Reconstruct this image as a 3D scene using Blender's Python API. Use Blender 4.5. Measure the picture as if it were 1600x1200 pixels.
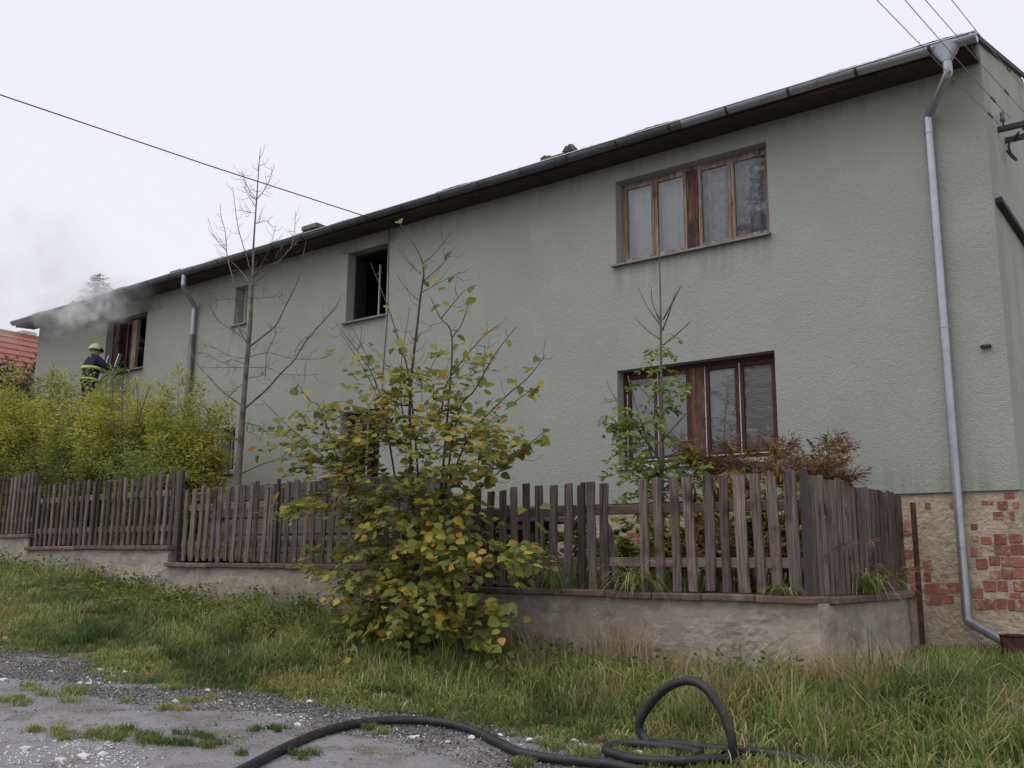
import bpy, bmesh, math, random
import numpy as np
from mathutils import Vector, Matrix, noise as mnoise
random.seed(7); rng = np.random.default_rng(11)
S = bpy.context.scene; COL = S.collection
for o in list(bpy.data.objects): bpy.data.objects.remove(o)

# ------------------------------------------------------------------ camera, world, sun, exposure
CZ = 1.45; FPX = 1472.0
_n = lambda v: v / np.linalg.norm(v)
_up = _n(np.array([70, -7740., FPX])); _xl = np.array([-1974, 262., FPX])
_xr = -_n(_xl - _up * np.dot(_xl, _up)); _yf = np.cross(_up, _xr)
ROT = np.array([_xr, _yf, _up])
cam = bpy.data.cameras.new('camera'); cam.sensor_width = 36; cam.lens = FPX / 1600 * 36
cam.clip_start = .05; cam.clip_end = 2000
camo = bpy.data.objects.new('camera', cam); COL.objects.link(camo)
m = Matrix.Identity(4)
for i in range(3):
    m[i][0] = ROT[i, 0]; m[i][1] = -ROT[i, 1]; m[i][2] = -ROT[i, 2]
m[2][3] = CZ
camo.matrix_world = m; S.camera = camo
S.view_settings.view_transform = 'Standard'; S.view_settings.look = 'None'
S.view_settings.exposure = 0; S.view_settings.gamma = 1
SUN_EL, SUN_AZ = math.radians(62), math.radians(205)
w = bpy.data.worlds.new('World'); S.world = w; w.use_nodes = True
nt = w.node_tree; nt.nodes.clear()
sky = nt.nodes.new('ShaderNodeTexSky'); sky.sky_type = 'NISHITA'; sky.sun_disc = False
sky.sun_elevation = SUN_EL; sky.sun_rotation = SUN_AZ
mx = nt.nodes.new('ShaderNodeMixRGB'); mx.inputs[0].default_value = .93
mx.inputs[2].default_value = (9.2, 9.2, 9.9, 1)          # even overcast cloud layer over the clear sky
bg = nt.nodes.new('ShaderNodeBackground'); bg.inputs[1].default_value = .1
wo = nt.nodes.new('ShaderNodeOutputWorld')
nt.links.new(sky.outputs[0], mx.inputs[1]); nt.links.new(mx.outputs[0], bg.inputs[0]); nt.links.new(bg.outputs[0], wo.inputs[0])
sl = bpy.data.lights.new('sun', 'SUN'); sl.energy = 1.4; sl.angle = math.radians(60); sl.color = (1, .97, .93)
so = bpy.data.objects.new('sun', sl); COL.objects.link(so)
so.rotation_euler = Vector((math.sin(SUN_AZ) * math.cos(SUN_EL), math.cos(SUN_AZ) * math.cos(SUN_EL), math.sin(SUN_EL))).to_track_quat('Z', 'Y').to_euler()
so.location = (0, -5, 30)

# ------------------------------------------------------------------ pixel -> direction helpers (1600 x 1200 photograph)
def ray(px, py): return ROT @ np.array([px - 800, py - 600, FPX])
CAM = np.array([0, 0, CZ])
def onY(px, py, Y): r = ray(px, py); return r * (Y / r[1]) + CAM
def onX(px, py, X): r = ray(px, py); return r * (X / r[0]) + CAM

# ------------------------------------------------------------------ object helpers
def tag(o, label=None, cat=None, group=None, kind=None):
    if label: o['label'] = label
    if cat: o['category'] = cat
    if group: o['group'] = group
    if kind: o['kind'] = kind
    return o
def link(o): COL.objects.link(o); return o
def thing(name, loc, label, cat, group=None):
    o = bpy.data.objects.new(name, None); link(o); o.location = [float(v) for v in loc]; o.empty_display_size = .2
    return tag(o, label, cat, group)
def wloc(o):
    v = Vector((0, 0, 0))
    while o is not None: v += o.location; o = o.parent
    return v
def mesh_np(name, V, F, loop_tot=None):
    """V (n,3), F list of tuples or (m,k) array"""
    me = bpy.data.meshes.new(name)
    V = np.asarray(V, dtype=np.float32)
    if isinstance(F, np.ndarray):
        k = F.shape[1]; n = len(F)
        me.vertices.add(len(V)); me.vertices.foreach_set('co', V.ravel())
        me.loops.add(n * k); me.loops.foreach_set('vertex_index', F.astype(np.int32).ravel())
        me.polygons.add(n); me.polygons.foreach_set('loop_start', np.arange(0, n * k, k, dtype=np.int32))
        me.update(calc_edges=True); me.validate()
    else:
        me.from_pydata([tuple(map(float, v)) for v in V], [], F)
        me.update()
    return me
def obj(name, V, F, mat, parent=None, loc=None, smooth=False, kind=None):
    """verts in world space; the object sits at loc (top level) or inside its parent's frame"""
    V = np.asarray(V, dtype=float)
    me = mesh_np(name, V, F); o = bpy.data.objects.new(name, me); link(o)
    if mat: me.materials.append(mat)
    if parent is not None:
        o.parent = parent; off = wloc(parent)
        if loc is not None: o.location = Vector([float(v) for v in loc]) - off; off = Vector([float(v) for v in loc])
    else:
        off = Vector([float(v) for v in loc]) if loc is not None else Vector((0, 0, 0)); o.location = off
    co = (V - np.array(off)).astype(np.float32); me.vertices.foreach_set('co', co.ravel()); me.update()
    if smooth: me.polygons.foreach_set('use_smooth', [True] * len(me.polygons))
    if kind: o['kind'] = kind
    return o
class MB:
    def __init__(s): s.v = []; s.f = []
    def add(s, V, F):
        b = len(s.v); s.v += [tuple(map(float, v)) for v in V]; s.f += [tuple(b + i for i in f) for f in F]; return s
    def box(s, x0, x1, y0, y1, z0, z1):
        V = [(x, y, z) for z in (z0, z1) for y in (y0, y1) for x in (x0, x1)]
        return s.add(V, [(0, 2, 3, 1), (4, 5, 7, 6), (0, 1, 5, 4), (2, 6, 7, 3), (0, 4, 6, 2), (1, 3, 7, 5)])
    def obox(s, c, ax, ay, az, hx, hy, hz):
        c = np.array(c, float); ax, ay, az = [_n(np.array(a, float)) for a in (ax, ay, az)]
        V = [c + ax * hx * i + ay * hy * j + az * hz * k for k in (-1, 1) for j in (-1, 1) for i in (-1, 1)]
        return s.add(V, [(0, 2, 3, 1), (4, 5, 7, 6), (0, 1, 5, 4), (2, 6, 7, 3), (0, 4, 6, 2), (1, 3, 7, 5)])
    def tube(s, P, R, n=8, cap=True):
        P = np.array(P, float); R = np.broadcast_to(np.array(R, float), (len(P),))
        V = []; T = np.gradient(P, axis=0); ref = None
        for i in range(len(P)):
            t = _n(T[i] + 1e-9)
            if ref is None: ref = np.cross(t, (0, 0, 1) if abs(t[2]) < .9 else (1, 0, 0))
            a = ref - t * np.dot(ref, t)
            a = _n(a); ref = a; b = np.cross(t, a)
            for k in range(n):
                q = 2 * math.pi * k / n; V.append(P[i] + R[i] * (a * math.cos(q) + b * math.sin(q)))
        F = [(i * n + k, i * n + (k + 1) % n, (i + 1) * n + (k + 1) % n, (i + 1) * n + k) for i in range(len(P) - 1) for k in range(n)]
        if cap: F += [tuple(range(n - 1, -1, -1)), tuple(range((len(P) - 1) * n, len(P) * n))]
        return s.add(V, F)
    def build(s, name, mat, parent=None, loc=None, smooth=False, kind=None): return obj(name, s.v, s.f, mat, parent, loc, smooth, kind)
def spline(P, k=8):
    P = np.array(P, float); Q = np.vstack([2 * P[0] - P[1], P, 2 * P[-1] - P[-2]]); out = []
    for i in range(1, len(Q) - 2):
        for t in np.linspace(0, 1, k, endpoint=False):
            a, b, c, d = Q[i - 1], Q[i], Q[i + 1], Q[i + 2]
            out.append(.5 * (2 * b + (c - a) * t + (2 * a - 5 * b + 4 * c - d) * t * t + (3 * b - a - 3 * c + d) * t ** 3))
    out.append(P[-1]); return np.array(out)
def bevel(o, wd, seg=2):
    b = o.modifiers.new('bevel', 'BEVEL'); b.width = wd; b.segments = seg; b.limit_method = 'ANGLE'; return o
def blob(c, r, seed=0, sub=1, flat=1.0):
    bm = bmesh.new(); bmesh.ops.create_icosphere(bm, subdivisions=sub, radius=1)
    rr = np.random.default_rng(seed); V = np.array([v.co[:] for v in bm.verts]); F = [tuple(v.index for v in f.verts) for f in bm.faces]; bm.free()
    V = V * (1 + rr.uniform(-.28, .28, (len(V), 1))) * np.array(r) * np.array([1, 1, flat]); return V + np.array(c), F

# ------------------------------------------------------------------ materials
def _nodes(mat): return mat.node_tree.nodes, mat.node_tree.links
def mat(name, base, rough=.8, noise=(), bump=None, metal=0, spec=.3, coord='pos', rand=0, island=None, ramp=None, stretch=None):
    """noise: (scale, colour2, lo, hi[, detail[, (sx,sy,sz)]]) layers mixed over the base in order"""
    M = bpy.data.materials.new(name); M.use_nodes = True; N, L = _nodes(M); b = N['Principled BSDF']
    b.inputs['Roughness'].default_value = rough; b.inputs['Metallic'].default_value = metal; b.inputs['Specular IOR Level'].default_value = spec
    if coord == 'pos': g = N.new('ShaderNodeNewGeometry'); vec = g.outputs['Position']
    else: g = N.new('ShaderNodeTexCoord'); vec = g.outputs['Object']
    oi = N.new('ShaderNodeObjectInfo')
    if coord != 'pos':
        a = N.new('ShaderNodeVectorMath'); a.operation = 'SCALE'; L.new(oi.outputs['Location'], a.inputs[0]); a.inputs[3].default_value = 3.17
        ad = N.new('ShaderNodeVectorMath'); L.new(vec, ad.inputs[0]); L.new(a.outputs[0], ad.inputs[1]); vec = ad.outputs[0]
    cur = N.new('ShaderNodeRGB'); cur.outputs[0].default_value = (*base, 1); cur = cur.outputs[0]
    if ramp:                                               # colour picked per leaf / blade / piece
        ge = N.new('ShaderNodeNewGeometry'); ma = N.new('ShaderNodeMath'); ma.operation = 'ADD'
        L.new(ge.outputs['Random Per Island'], ma.inputs[0]); L.new(oi.outputs['Random'], ma.inputs[1])
        fr = N.new('ShaderNodeMath'); fr.operation = 'FRACT'; L.new(ma.outputs[0], fr.inputs[0])
        cr = N.new('ShaderNodeValToRGB'); el = cr.color_ramp.elements
        while len(el) < len(ramp): el.new(.5)
        for e, (p, c) in zip(el, ramp): e.position = p; e.color = (*c, 1)
        L.new(fr.outputs[0], cr.inputs[0]); cur = cr.outputs[0]
    for ly in noise:
        sc, c2, lo, hi = ly[:4]; det = ly[4] if len(ly) > 4 else 4
        v = vec
        if len(ly) > 5:
            mp = N.new('ShaderNodeVectorMath'); mp.operation = 'MULTIPLY'; L.new(vec, mp.inputs[0]); mp.inputs[1].default_value = ly[5]; v = mp.outputs[0]
        nz = N.new('ShaderNodeTexNoise'); nz.inputs['Scale'].default_value = sc; nz.inputs['Detail'].default_value = det; L.new(v, nz.inputs['Vector'])
        mr = N.new('ShaderNodeMapRange'); mr.inputs[1].default_value = lo; mr.inputs[2].default_value = hi; L.new(nz.outputs[0], mr.inputs[0])
        mi = N.new('ShaderNodeMixRGB'); L.new(mr.outputs[0], mi.inputs[0]); L.new(cur, mi.inputs[1]); mi.inputs[2].default_value = (*c2, 1); cur = mi.outputs[0]
    if rand:
        hs = N.new('ShaderNodeHueSaturation'); mr = N.new('ShaderNodeMapRange'); mr.inputs[3].default_value = 1 - rand; mr.inputs[4].default_value = 1 + rand
        L.new(oi.outputs['Random'], mr.inputs[0]); L.new(mr.outputs[0], hs.inputs['Value']); L.new(cur, hs.inputs['Color']); cur = hs.outputs[0]
    L.new(cur, b.inputs['Base Color'])
    if bump:
        prev = None
        for bs, st, dist in (bump if isinstance(bump, list) else [bump]):
            nz = N.new('ShaderNodeTexNoise'); nz.inputs['Scale'].default_value = bs; nz.inputs['Detail'].default_value = 4; L.new(vec, nz.inputs['Vector'])
            bu = N.new('ShaderNodeBump'); bu.inputs['Strength'].default_value = st; bu.inputs['Distance'].default_value = dist; L.new(nz.outputs[0], bu.inputs['Height'])
            if prev: L.new(prev, bu.inputs['Normal'])
            prev = bu.outputs[0]
        L.new(prev, b.inputs['Normal'])
    return M
def leafmat(name, ramp, noise=(), trans=.35, rough=.55):
    M = mat(name, (1, 1, 1), rough, noise, ramp=ramp, spec=.25); N, L = _nodes(M); b = N['Principled BSDF']
    src = b.inputs['Base Color'].links[0].from_socket; t = N.new('ShaderNodeBsdfTranslucent'); L.new(src, t.inputs[0])
    mi = N.new('ShaderNodeMixShader'); mi.inputs[0].default_value = trans; L.new(b.outputs[0], mi.inputs[1]); L.new(t.outputs[0], mi.inputs[2])
    L.new(mi.outputs[0], N['Material Output'].inputs[0]); return M
PL = mat('plaster', (.375, .388, .345), .95, [(.5, (.342, .354, .315), .42, .7), (2.2, (.40, .408, .365), .5, .8), (1.1, (.33, .338, .298), .62, .85, 6, (1.6, 1, .25)), (48, (.275, .287, .252), .5, .75, 2, (1, 1, 1.7))],
         [(22, .4, .02), (60, .9, .010)], spec=.1)
PLG = mat('gable_plaster', (.43, .425, .39), .95, [(.7, (.34, .34, .315), .4, .7), (5, (.38, .37, .34), .5, .7), (1.2, (.28, .28, .26), .6, .8, 5, (1, 1, .2))], [(9, .4, .03), (45, .4, .008)], spec=.1)
PLN = mat('plinth_render', (.46, .39, .30), .95, [(4.5, (.36, .20, .15), .60, .70), (3, (.38, .31, .235), .4, .7), (14, (.52, .45, .36), .5, .75), (9, (.30, .22, .165), .6, .75), (5, (.22, .24, .17), .66, .8)], [(9, .7, .05), (30, .8, .02)], spec=.1)
BRK = mat('brick', (.30, .125, .088), .9, [(9, (.38, .195, .145), .45, .7), (30, (.19, .068, .047), .5, .75), (12, (.42, .33, .26), .57, .68)], (60, .6, .006), coord='obj', rand=.22, spec=.15)
CON = mat('old_concrete', (.385, .335, .285), .95, [(1.5, (.30, .26, .22), .4, .65), (7, (.44, .40, .35), .5, .72), (4, (.24, .205, .17), .6, .78), (2.5, (.19, .18, .12), .60, .78), (1.1, (.22, .19, .16), .55, .7, 6), (22, (.52, .48, .44), .62, .75), (5, (.30, .27, .245), .55, .6, 8, (.35, 1, 2.5))],
          [(6, .5, .04), (28, .6, .015), (90, .5, .006)], spec=.12)
CAP = mat('coping', (.15, .098, .086), .9, [(6, (.185, .15, .132), .45, .65), (25, (.09, .055, .05), .5, .75), (9, (.11, .115, .07), .6, .72)], (40, .6, .01), coord='obj', rand=.2, spec=.2)
def woodmat(name, base, hi, dark, green=(.075, .08, .05)):
    return mat(name, base, .9, [(60, hi, .42, .68, 5, (1, 1, .035)), (28, dark, .55, .75, 5, (1, 1, .06)), (3.5, dark, .55, .8, 3), (2.2, green, .62, .85)], [(110, .7, .004)], coord='obj', rand=.42, spec=.12)
WOOD = woodmat('fence_wood', (.110, .085, .075), (.215, .176, .158), (.032, .024, .022))
RAIL = woodmat('rail_wood', (.12, .096, .084), (.18, .15, .134), (.06, .047, .042))
for M_ in (RAIL,):
    for n_ in M_.node_tree.nodes:
        if n_.type == 'VECT_MATH' and n_.operation == 'MULTIPLY': n_.inputs[1].default_value = (.05, 1, 1)
BOARD = woodmat('shed_wood', (.135, .125, .118), (.20, .187, .175), (.06, .055, .05))
for n_ in BOARD.node_tree.nodes:
    if n_.type == 'VECT_MATH' and n_.operation == 'MULTIPLY': n_.inputs[1].default_value = (.05, 1, 1)
STEEL = mat('dark_steel', (.05, .042, .044), .6, [(20, (.075, .045, .035), .55, .7)], metal=.2, spec=.4)
RUST = mat('rusty_steel', (.06, .03, .025), .8, [(15, (.12, .055, .035), .5, .7)], (60, .4, .004))
ZINC = mat('zinc', (.42, .44, .47), .38, [(4, (.34, .36, .39), .4, .7), (30, (.48, .49, .52), .5, .8)], metal=.75, spec=.5)
ZOLD = mat('weathered_zinc', (.15, .16, .165), .55, [(3, (.10, .108, .112), .4, .7), (20, (.20, .21, .21), .55, .8)], metal=.55, spec=.4)
ALU = mat('aluminium', (.62, .64, .67), .3, [(10, (.5, .52, .55), .4, .7)], metal=.8)
ROOFM = mat('roof_sheet', (.045, .043, .05), .8, [(6, (.07, .068, .07), .5, .7), (15, (.05, .055, .04), .6, .75)], (20, .4, .02))
SOFF = mat('soffit_wood', (.050, .038, .033), .9, [(20, (.09, .062, .048), .5, .72, 5, (.06, 1, 1)), (6, (.03, .025, .024), .5, .75)], (50, .5, .01))
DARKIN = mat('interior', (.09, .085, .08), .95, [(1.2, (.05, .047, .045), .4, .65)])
FRUP = mat('upper_window_wood', (.29, .225, .17), .85, [(45, (.20, .125, .085), .45, .62, 5, (1, 1, .05)), (14, (.38, .345, .30), .52, .62, 4, (1, 1, .12)), (9, (.09, .055, .045), .64, .74, 4, (1, 1, .25))], (80, .5, .004))
MULU = mat('weathered_mullion', (.17, .078, .045), .85, [(30, (.08, .04, .03), .42, .62, 5, (1, 1, .05)), (3.2, (.05, .04, .037), .48, .58), (60, (.26, .22, .19), .62, .7, 4, (1, 1, .05))], (80, .6, .006))
FRLO = mat('lower_window_wood', (.06, .021, .018), .6, [(25, (.05, .018, .016), .45, .65, 5, (1, 1, .06)), (18, (.14, .06, .04), .6, .75)], (70, .3, .004))
PUTTY = mat('flaking_white', (.55, .54, .54), .8, [(25, (.35, .33, .32), .5, .62)])
BLKWD = mat('black_wood', (.022, .018, .017), .85, [(15, (.04, .03, .027), .5, .7)])  # near-black wood; its deep frames also line the reveals of two openings
GREYSILL = mat('sill_sheet', (.24, .24, .25), .6, [(15, (.16, .155, .155), .5, .7)], metal=.2)
OLDSILL = mat('worn_sill', (.48, .46, .45), .85, [(9, (.26, .15, .11), .48, .6), (30, (.35, .33, .31), .5, .7)], (40, .6, .01))
CURT = mat('curtain_cloth', (.62, .61, .64), .95, [(6, (.55, .54, .57), .4, .7)])
LACE = mat('lace_curtain', (.46, .45, .48), .95, [(9, (.32, .31, .34), .45, .62), (26, (.42, .41, .43), .55, .7)])
BLIND = mat('blind_slat', (.60, .555, .54), .6)
ASPH = mat('asphalt', (.225, .216, .225), .7, [(1.1, (.175, .167, .172), .4, .62), (2.6, (.135, .124, .12), .50, .57, 8), (2.1, (.12, .105, .066), .58, .66, 8), (7, (.12, .115, .115), .60, .66, 8), (60, (.32, .31, .32), .5, .72, 3), (140, (.17, .165, .17), .55, .75, 2)],
           [(2.5, .5, .04), (45, .7, .015), (130, .6, .006)], spec=.35)
SOIL = mat('bank_soil', (.095, .09, .048), 1, [(3, (.07, .085, .034), .4, .62), (11, (.14, .115, .07), .5, .7), (40, (.04, .032, .022), .5, .7)], [(12, .8, .05)], spec=.05)
HOSE = mat('black_rubber', (.022, .022, .026), .5, [(25, (.05, .048, .05), .52, .7), (90, (.035, .034, .036), .5, .7)], (120, .3, .002), spec=.35)
GWIRE = mat('grey_wire', (.20, .19, .21), .6)
WIRE = mat('black_cable', (.03, .028, .035), .6)
STONEW = mat('white_stone', (.60, .59, .58), .9, [(20, (.42, .40, .38), .5, .7)], (50, .5, .005), coord='obj', rand=.15)
STONEG = mat('gravel', (.2, .2, .2), .9, ramp=[(0, (.04, .038, .04)), (.5, (.10, .095, .095)), (.8, (.19, .182, .178)), (.94, (.36, .35, .34)), (1, (.62, .61, .6))])
TILE = mat('red_tile', (.34, .125, .085), .85, [(2, (.27, .10, .075), .4, .65), (12, (.40, .17, .12), .5, .75)], (20, .4, .02))
WHITEW = mat('pale_render', (.55, .54, .50), .9, [(2, (.45, .44, .41), .4, .7)])
BARK = mat('bark', (.175, .155, .12), .9, [(6, (.09, .075, .055), .45, .65), (25, (.19, .17, .13), .55, .72, 4, (1, 1, .3)), (5, (.12, .13, .075), .55, .75)], (60, .5, .01))
TWIG = mat('grey_twig', (.17, .15, .13), .9, [(9, (.08, .062, .055), .45, .65)])
TWIGR = mat('reddish_twig', (.10, .068, .062), .85, [(9, (.065, .043, .04), .45, .65)])
GREENST = mat('green_stem', (.10, .105, .05), .85, [(9, (.12, .07, .04), .5, .7)])
def G(r, g, b): return (r, g, b)
LBUSH = leafmat('bush_leaf', [(0, G(0.102, 0.138, 0.036)), (.25, G(0.156, 0.198, 0.046)), (.52, G(0.240, 0.270, 0.054)), (.78, G(0.348, 0.330, 0.060)), (.91, G(0.504, 0.384, 0.054)), (.985, G(0.504, 0.252, 0.048)), (1, G(0.360, 0.168, 0.072))],
                [(9, (.20, .22, .05), .52, .72)], .42)
LHEDGE = leafmat('willow_leaf', [(0, G(0.217, 0.283, 0.059)), (.35, G(0.333, 0.392, 0.070)), (.7, G(0.483, 0.483, 0.083)), (.9, G(0.600, 0.500, 0.083)), (1, G(0.600, 0.333, 0.067))], [(.9, (.20, .25, .055), .48, .66), (2.2, (.42, .36, .06), .56, .72)], .4)
LHED2 = leafmat('low_shrub_leaf', [(0, G(.08, .12, .03)), (.6, G(.14, .18, .04)), (.9, G(.24, .24, .05)), (1, G(.34, .26, .05))], (), .35)
LASH = leafmat('ash_leaf', [(0, G(0.101, 0.169, 0.047)), (.5, G(0.176, 0.250, 0.061)), (.85, G(0.297, 0.338, 0.068)), (1, G(0.432, 0.365, 0.068))], (), .4)
LYEL = leafmat('yellowing_leaf', [(0, G(0.101, 0.135, 0.034)), (.4, G(0.243, 0.243, 0.047)), (.7, G(0.405, 0.284, 0.047)), (.9, G(0.365, 0.135, 0.041)), (1, G(0.176, 0.081, 0.041))], (), .35)
LDARK = leafmat('dark_leaf', [(0, G(0.042, 0.077, 0.039)), (.7, G(0.084, 0.119, 0.056)), (1, G(0.140, 0.168, 0.070))], (), .25)
LNEED = leafmat('spruce_needle', [(0, G(.022, .038, .026)), (.7, G(.04, .062, .038)), (1, G(.07, .09, .055))], (), .15)
LBROWN = leafmat('dry_plume', [(0, G(0.125, 0.069, 0.050)), (.6, G(0.213, 0.119, 0.081)), (1, G(0.300, 0.188, 0.125))], (), .3, .9)
GRASS = leafmat('grass_blade', [(0, G(0.116, 0.178, 0.046)), (.35, G(0.178, 0.256, 0.065)), (.62, G(0.256, 0.310, 0.090)), (.80, G(0.372, 0.349, 0.132)), (.92, G(0.542, 0.442, 0.232)), (1, G(0.600, 0.512, 0.310))],
                [(.8, (.085, .145, .036), .50, .60), (1.3, (.36, .30, .12), .57, .70), (3.5, (.22, .26, .075), .56, .68)], .35)
STRAW = leafmat('dry_grass', [(0, G(0.275, 0.200, 0.112)), (.5, G(0.413, 0.325, 0.200)), (.85, G(0.525, 0.425, 0.275)), (1, G(0.213, 0.225, 0.088))], (), .3, .8)
DRYLEAF = leafmat('fallen_leaf', [(0, G(.16, .07, .03)), (.5, G(.30, .14, .03)), (1, G(.38, .26, .06))], (), .2)
def wear_and_shade(M, boxes, colour, streak):
    """dirt with a shape of its own, plus shade painted under the eave: boxes (x0,x1,z0,z1,amount), strongest at the z0 edge and running out to z1"""
    N, L = _nodes(M); b = N['Principled BSDF']; src = b.inputs['Base Color'].links[0].from_socket
    ge = N.new('ShaderNodeNewGeometry'); sp = N.new('ShaderNodeSeparateXYZ'); L.new(ge.outputs['Position'], sp.inputs[0]); tot = None
    def mr(sock, a, b_, c, d):
        n = N.new('ShaderNodeMapRange'); n.interpolation_type = 'SMOOTHSTEP'; L.new(sock, n.inputs[0])
        for i, v in enumerate((a, b_, c, d)): n.inputs[i + 1].default_value = v
        return n.outputs[0]
    def op(kind, a, b_):
        n = N.new('ShaderNodeMath'); n.operation = kind; L.new(a, n.inputs[0])
        if isinstance(b_, float): n.inputs[1].default_value = b_
        else: L.new(b_, n.inputs[1])
        return n.outputs[0]
    for x0, x1, z0, z1, am in boxes:
        m = op('MULTIPLY', mr(sp.outputs[0], x0 - .12, x0 + .12, 0, 1), mr(sp.outputs[0], x1 - .12, x1 + .12, 1, 0)); m = op('MULTIPLY', m, mr(sp.outputs[2], z0, z1, am, 0))
        m = op('MULTIPLY', m, mr(sp.outputs[2], z0 - .02, z0 + .02, 0, 1) if z1 > z0 else mr(sp.outputs[2], z0 - .02, z0 + .02, 1, 0)); tot = m if tot is None else op('MAXIMUM', tot, m)
    v = N.new('ShaderNodeVectorMath'); v.operation = 'MULTIPLY'; v.inputs[1].default_value = streak; L.new(ge.outputs['Position'], v.inputs[0]); nz = N.new('ShaderNodeTexNoise'); nz.inputs['Scale'].default_value = 1; nz.inputs['Detail'].default_value = 5; L.new(v.outputs[0], nz.inputs['Vector'])
    tot = op('MULTIPLY', tot, mr(nz.outputs[0], .38, .66, .05, 1)); mi = N.new('ShaderNodeMixRGB'); L.new(tot, mi.inputs[0]); L.new(src, mi.inputs[1]); mi.inputs[2].default_value = (*colour, 1); L.new(mi.outputs[0], b.inputs['Base Color'])
Zc = lambda z: z + CZ
wear_and_shade(PL, [(-6.6, -4.25, Zc(4.12), Zc(3.5), .36), (-6.6, -4.28, Zc(1.26), Zc(.82), .4), (-12.1, -11.05, Zc(4.1), Zc(3.4), .4), (-15.35, -14.85, Zc(4.53), Zc(3.9), .6), (-20.0, -18.3, Zc(4.06), Zc(3.2), .6), (-23.1, -1.8, Zc(5.62), Zc(5.2), .28), (-23.1, -1.8, Zc(.80), Zc(1.35), .35)], (.17, .165, .135), (9, 1, .7))  # wall-head band paints eave shade in with the stains; other boxes are dirt
wear_and_shade(PL, [(-21.0, -17.6, Zc(5.3), Zc(6.0), .9), (-20.6, -18.0, Zc(5.62), Zc(5.0), .75), (-12.3, -10.9, Zc(5.4), Zc(5.75), .6)], (.06, .055, .052), (1.5, 1, 1.2))
def glassmat():
    M = bpy.data.materials.new('window_glass'); M.use_nodes = True; N, L = _nodes(M); N.remove(N['Principled BSDF'])
    t = N.new('ShaderNodeBsdfTransparent'); t.inputs[0].default_value = (.95, .96, .96, 1); g = N.new('ShaderNodeBsdfGlossy'); g.inputs['Roughness'].default_value = .02
    f = N.new('ShaderNodeFresnel'); f.inputs[0].default_value = 1.56
    nz = N.new('ShaderNodeTexNoise'); nz.inputs['Scale'].default_value = 2.2; nz.inputs['Detail'].default_value = 1; bu = N.new('ShaderNodeBump'); bu.inputs['Strength'].default_value = .03; bu.inputs['Distance'].default_value = .01
    ge = N.new('ShaderNodeNewGeometry'); L.new(ge.outputs['Position'], nz.inputs['Vector']); L.new(nz.outputs[0], bu.inputs['Height']); L.new(bu.outputs[0], g.inputs['Normal'])
    mi = N.new('ShaderNodeMixShader'); L.new(f.outputs[0], mi.inputs[0]); L.new(t.outputs[0], mi.inputs[1]); L.new(g.outputs[0], mi.inputs[2]); L.new(mi.outputs[0], N['Material Output'].inputs[0]); return M
GLASS = glassmat()

# ------------------------------------------------------------------ terrain
_zx = np.array([-80, -40, -22, -17.25, -16.2, -14, -12.1, -10.4, -8.9, -6.5, -5.2, -4.5, -3.4, -2.2, 1, 12, 60])
_zz = np.array([1.6, .9, .12, -.09, -.12, -.25, -.50, -.58, -.67, -.93, -.97, -.99, -.98, -.90, -.90, -1.1, -1.3]) + CZ
_ex = np.array([-60, -11, -10, -9, -8, -7, -5.5, -4.3, -3.4, -1, 10]); _ey = np.array([4.75, 4.75, 5.35, 5.2, 5.25, 5.45, 5.85, 6.1, 5.75, 5.4, 5.3])
def edgeY(x): return np.interp(x, _ex, _ey)
def wob(x, y, s=0): return np.sin(1.7 * x + 2.3 * y + s) * np.sin(2.9 * y - 1.1 * x + 2 * s) * .5 + np.sin(5.1 * x - 3.7 * y + 3 * s) * .25
def terr(x, y):
    x = np.asarray(x, float); y = np.asarray(y, float)
    zr = -.045 * np.clip(x, -40, 15); zw = np.interp(x, _zx, _zz); e = edgeY(x)
    t = np.clip((y - e) / (7.85 - e), 0, 1); t = t * t * (3 - 2 * t) * .6 + t * .4
    z = zr + (zw - zr) * t
    z = z + np.where(x > -2.95, np.clip((y - 8) / 3, 0, 1) * .06, 0)
    return z + wob(x, y) * (.012 + .03 * np.clip((y - e) * 3, 0, 1) * (y < 12))
def onT(px, py):
    r = ray(px, py); lo, hi = 1e-4, None; t = 0
    for i in range(4000):
        t += .004 * 1.0 / 1000 * 1.0 if False else .00001
        P = CAM + r * t
        if P[2] <= terr(P[0], P[1]): return np.array(P)
    return P
xs = np.concatenate([[-400, -200, -110, -70, -48, -36, -29], np.arange(-25, 3.01, .1), [4, 6, 10, 18, 35, 80, 180, 400]])
ys = np.concatenate([[-400, -180, -80, -40, -20, -10, -5, -2, 0], np.arange(1.5, 11.6, .1), [13, 16, 20, 28, 42, 70, 140, 400]])
gx, gy = np.meshgrid(xs, ys, indexing='ij'); nx, ny = gx.shape
idx = np.arange(nx * ny).reshape(nx, ny)
Fq = np.stack([idx[:-1, :-1], idx[1:, :-1], idx[1:, 1:], idx[:-1, 1:]], -1).reshape(-1, 4)
gz = terr(gx, gy)
tag(obj('ground', np.stack([gx, gy, gz], -1).reshape(-1, 3), Fq, SOIL, smooth=True), kind='structure')
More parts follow.
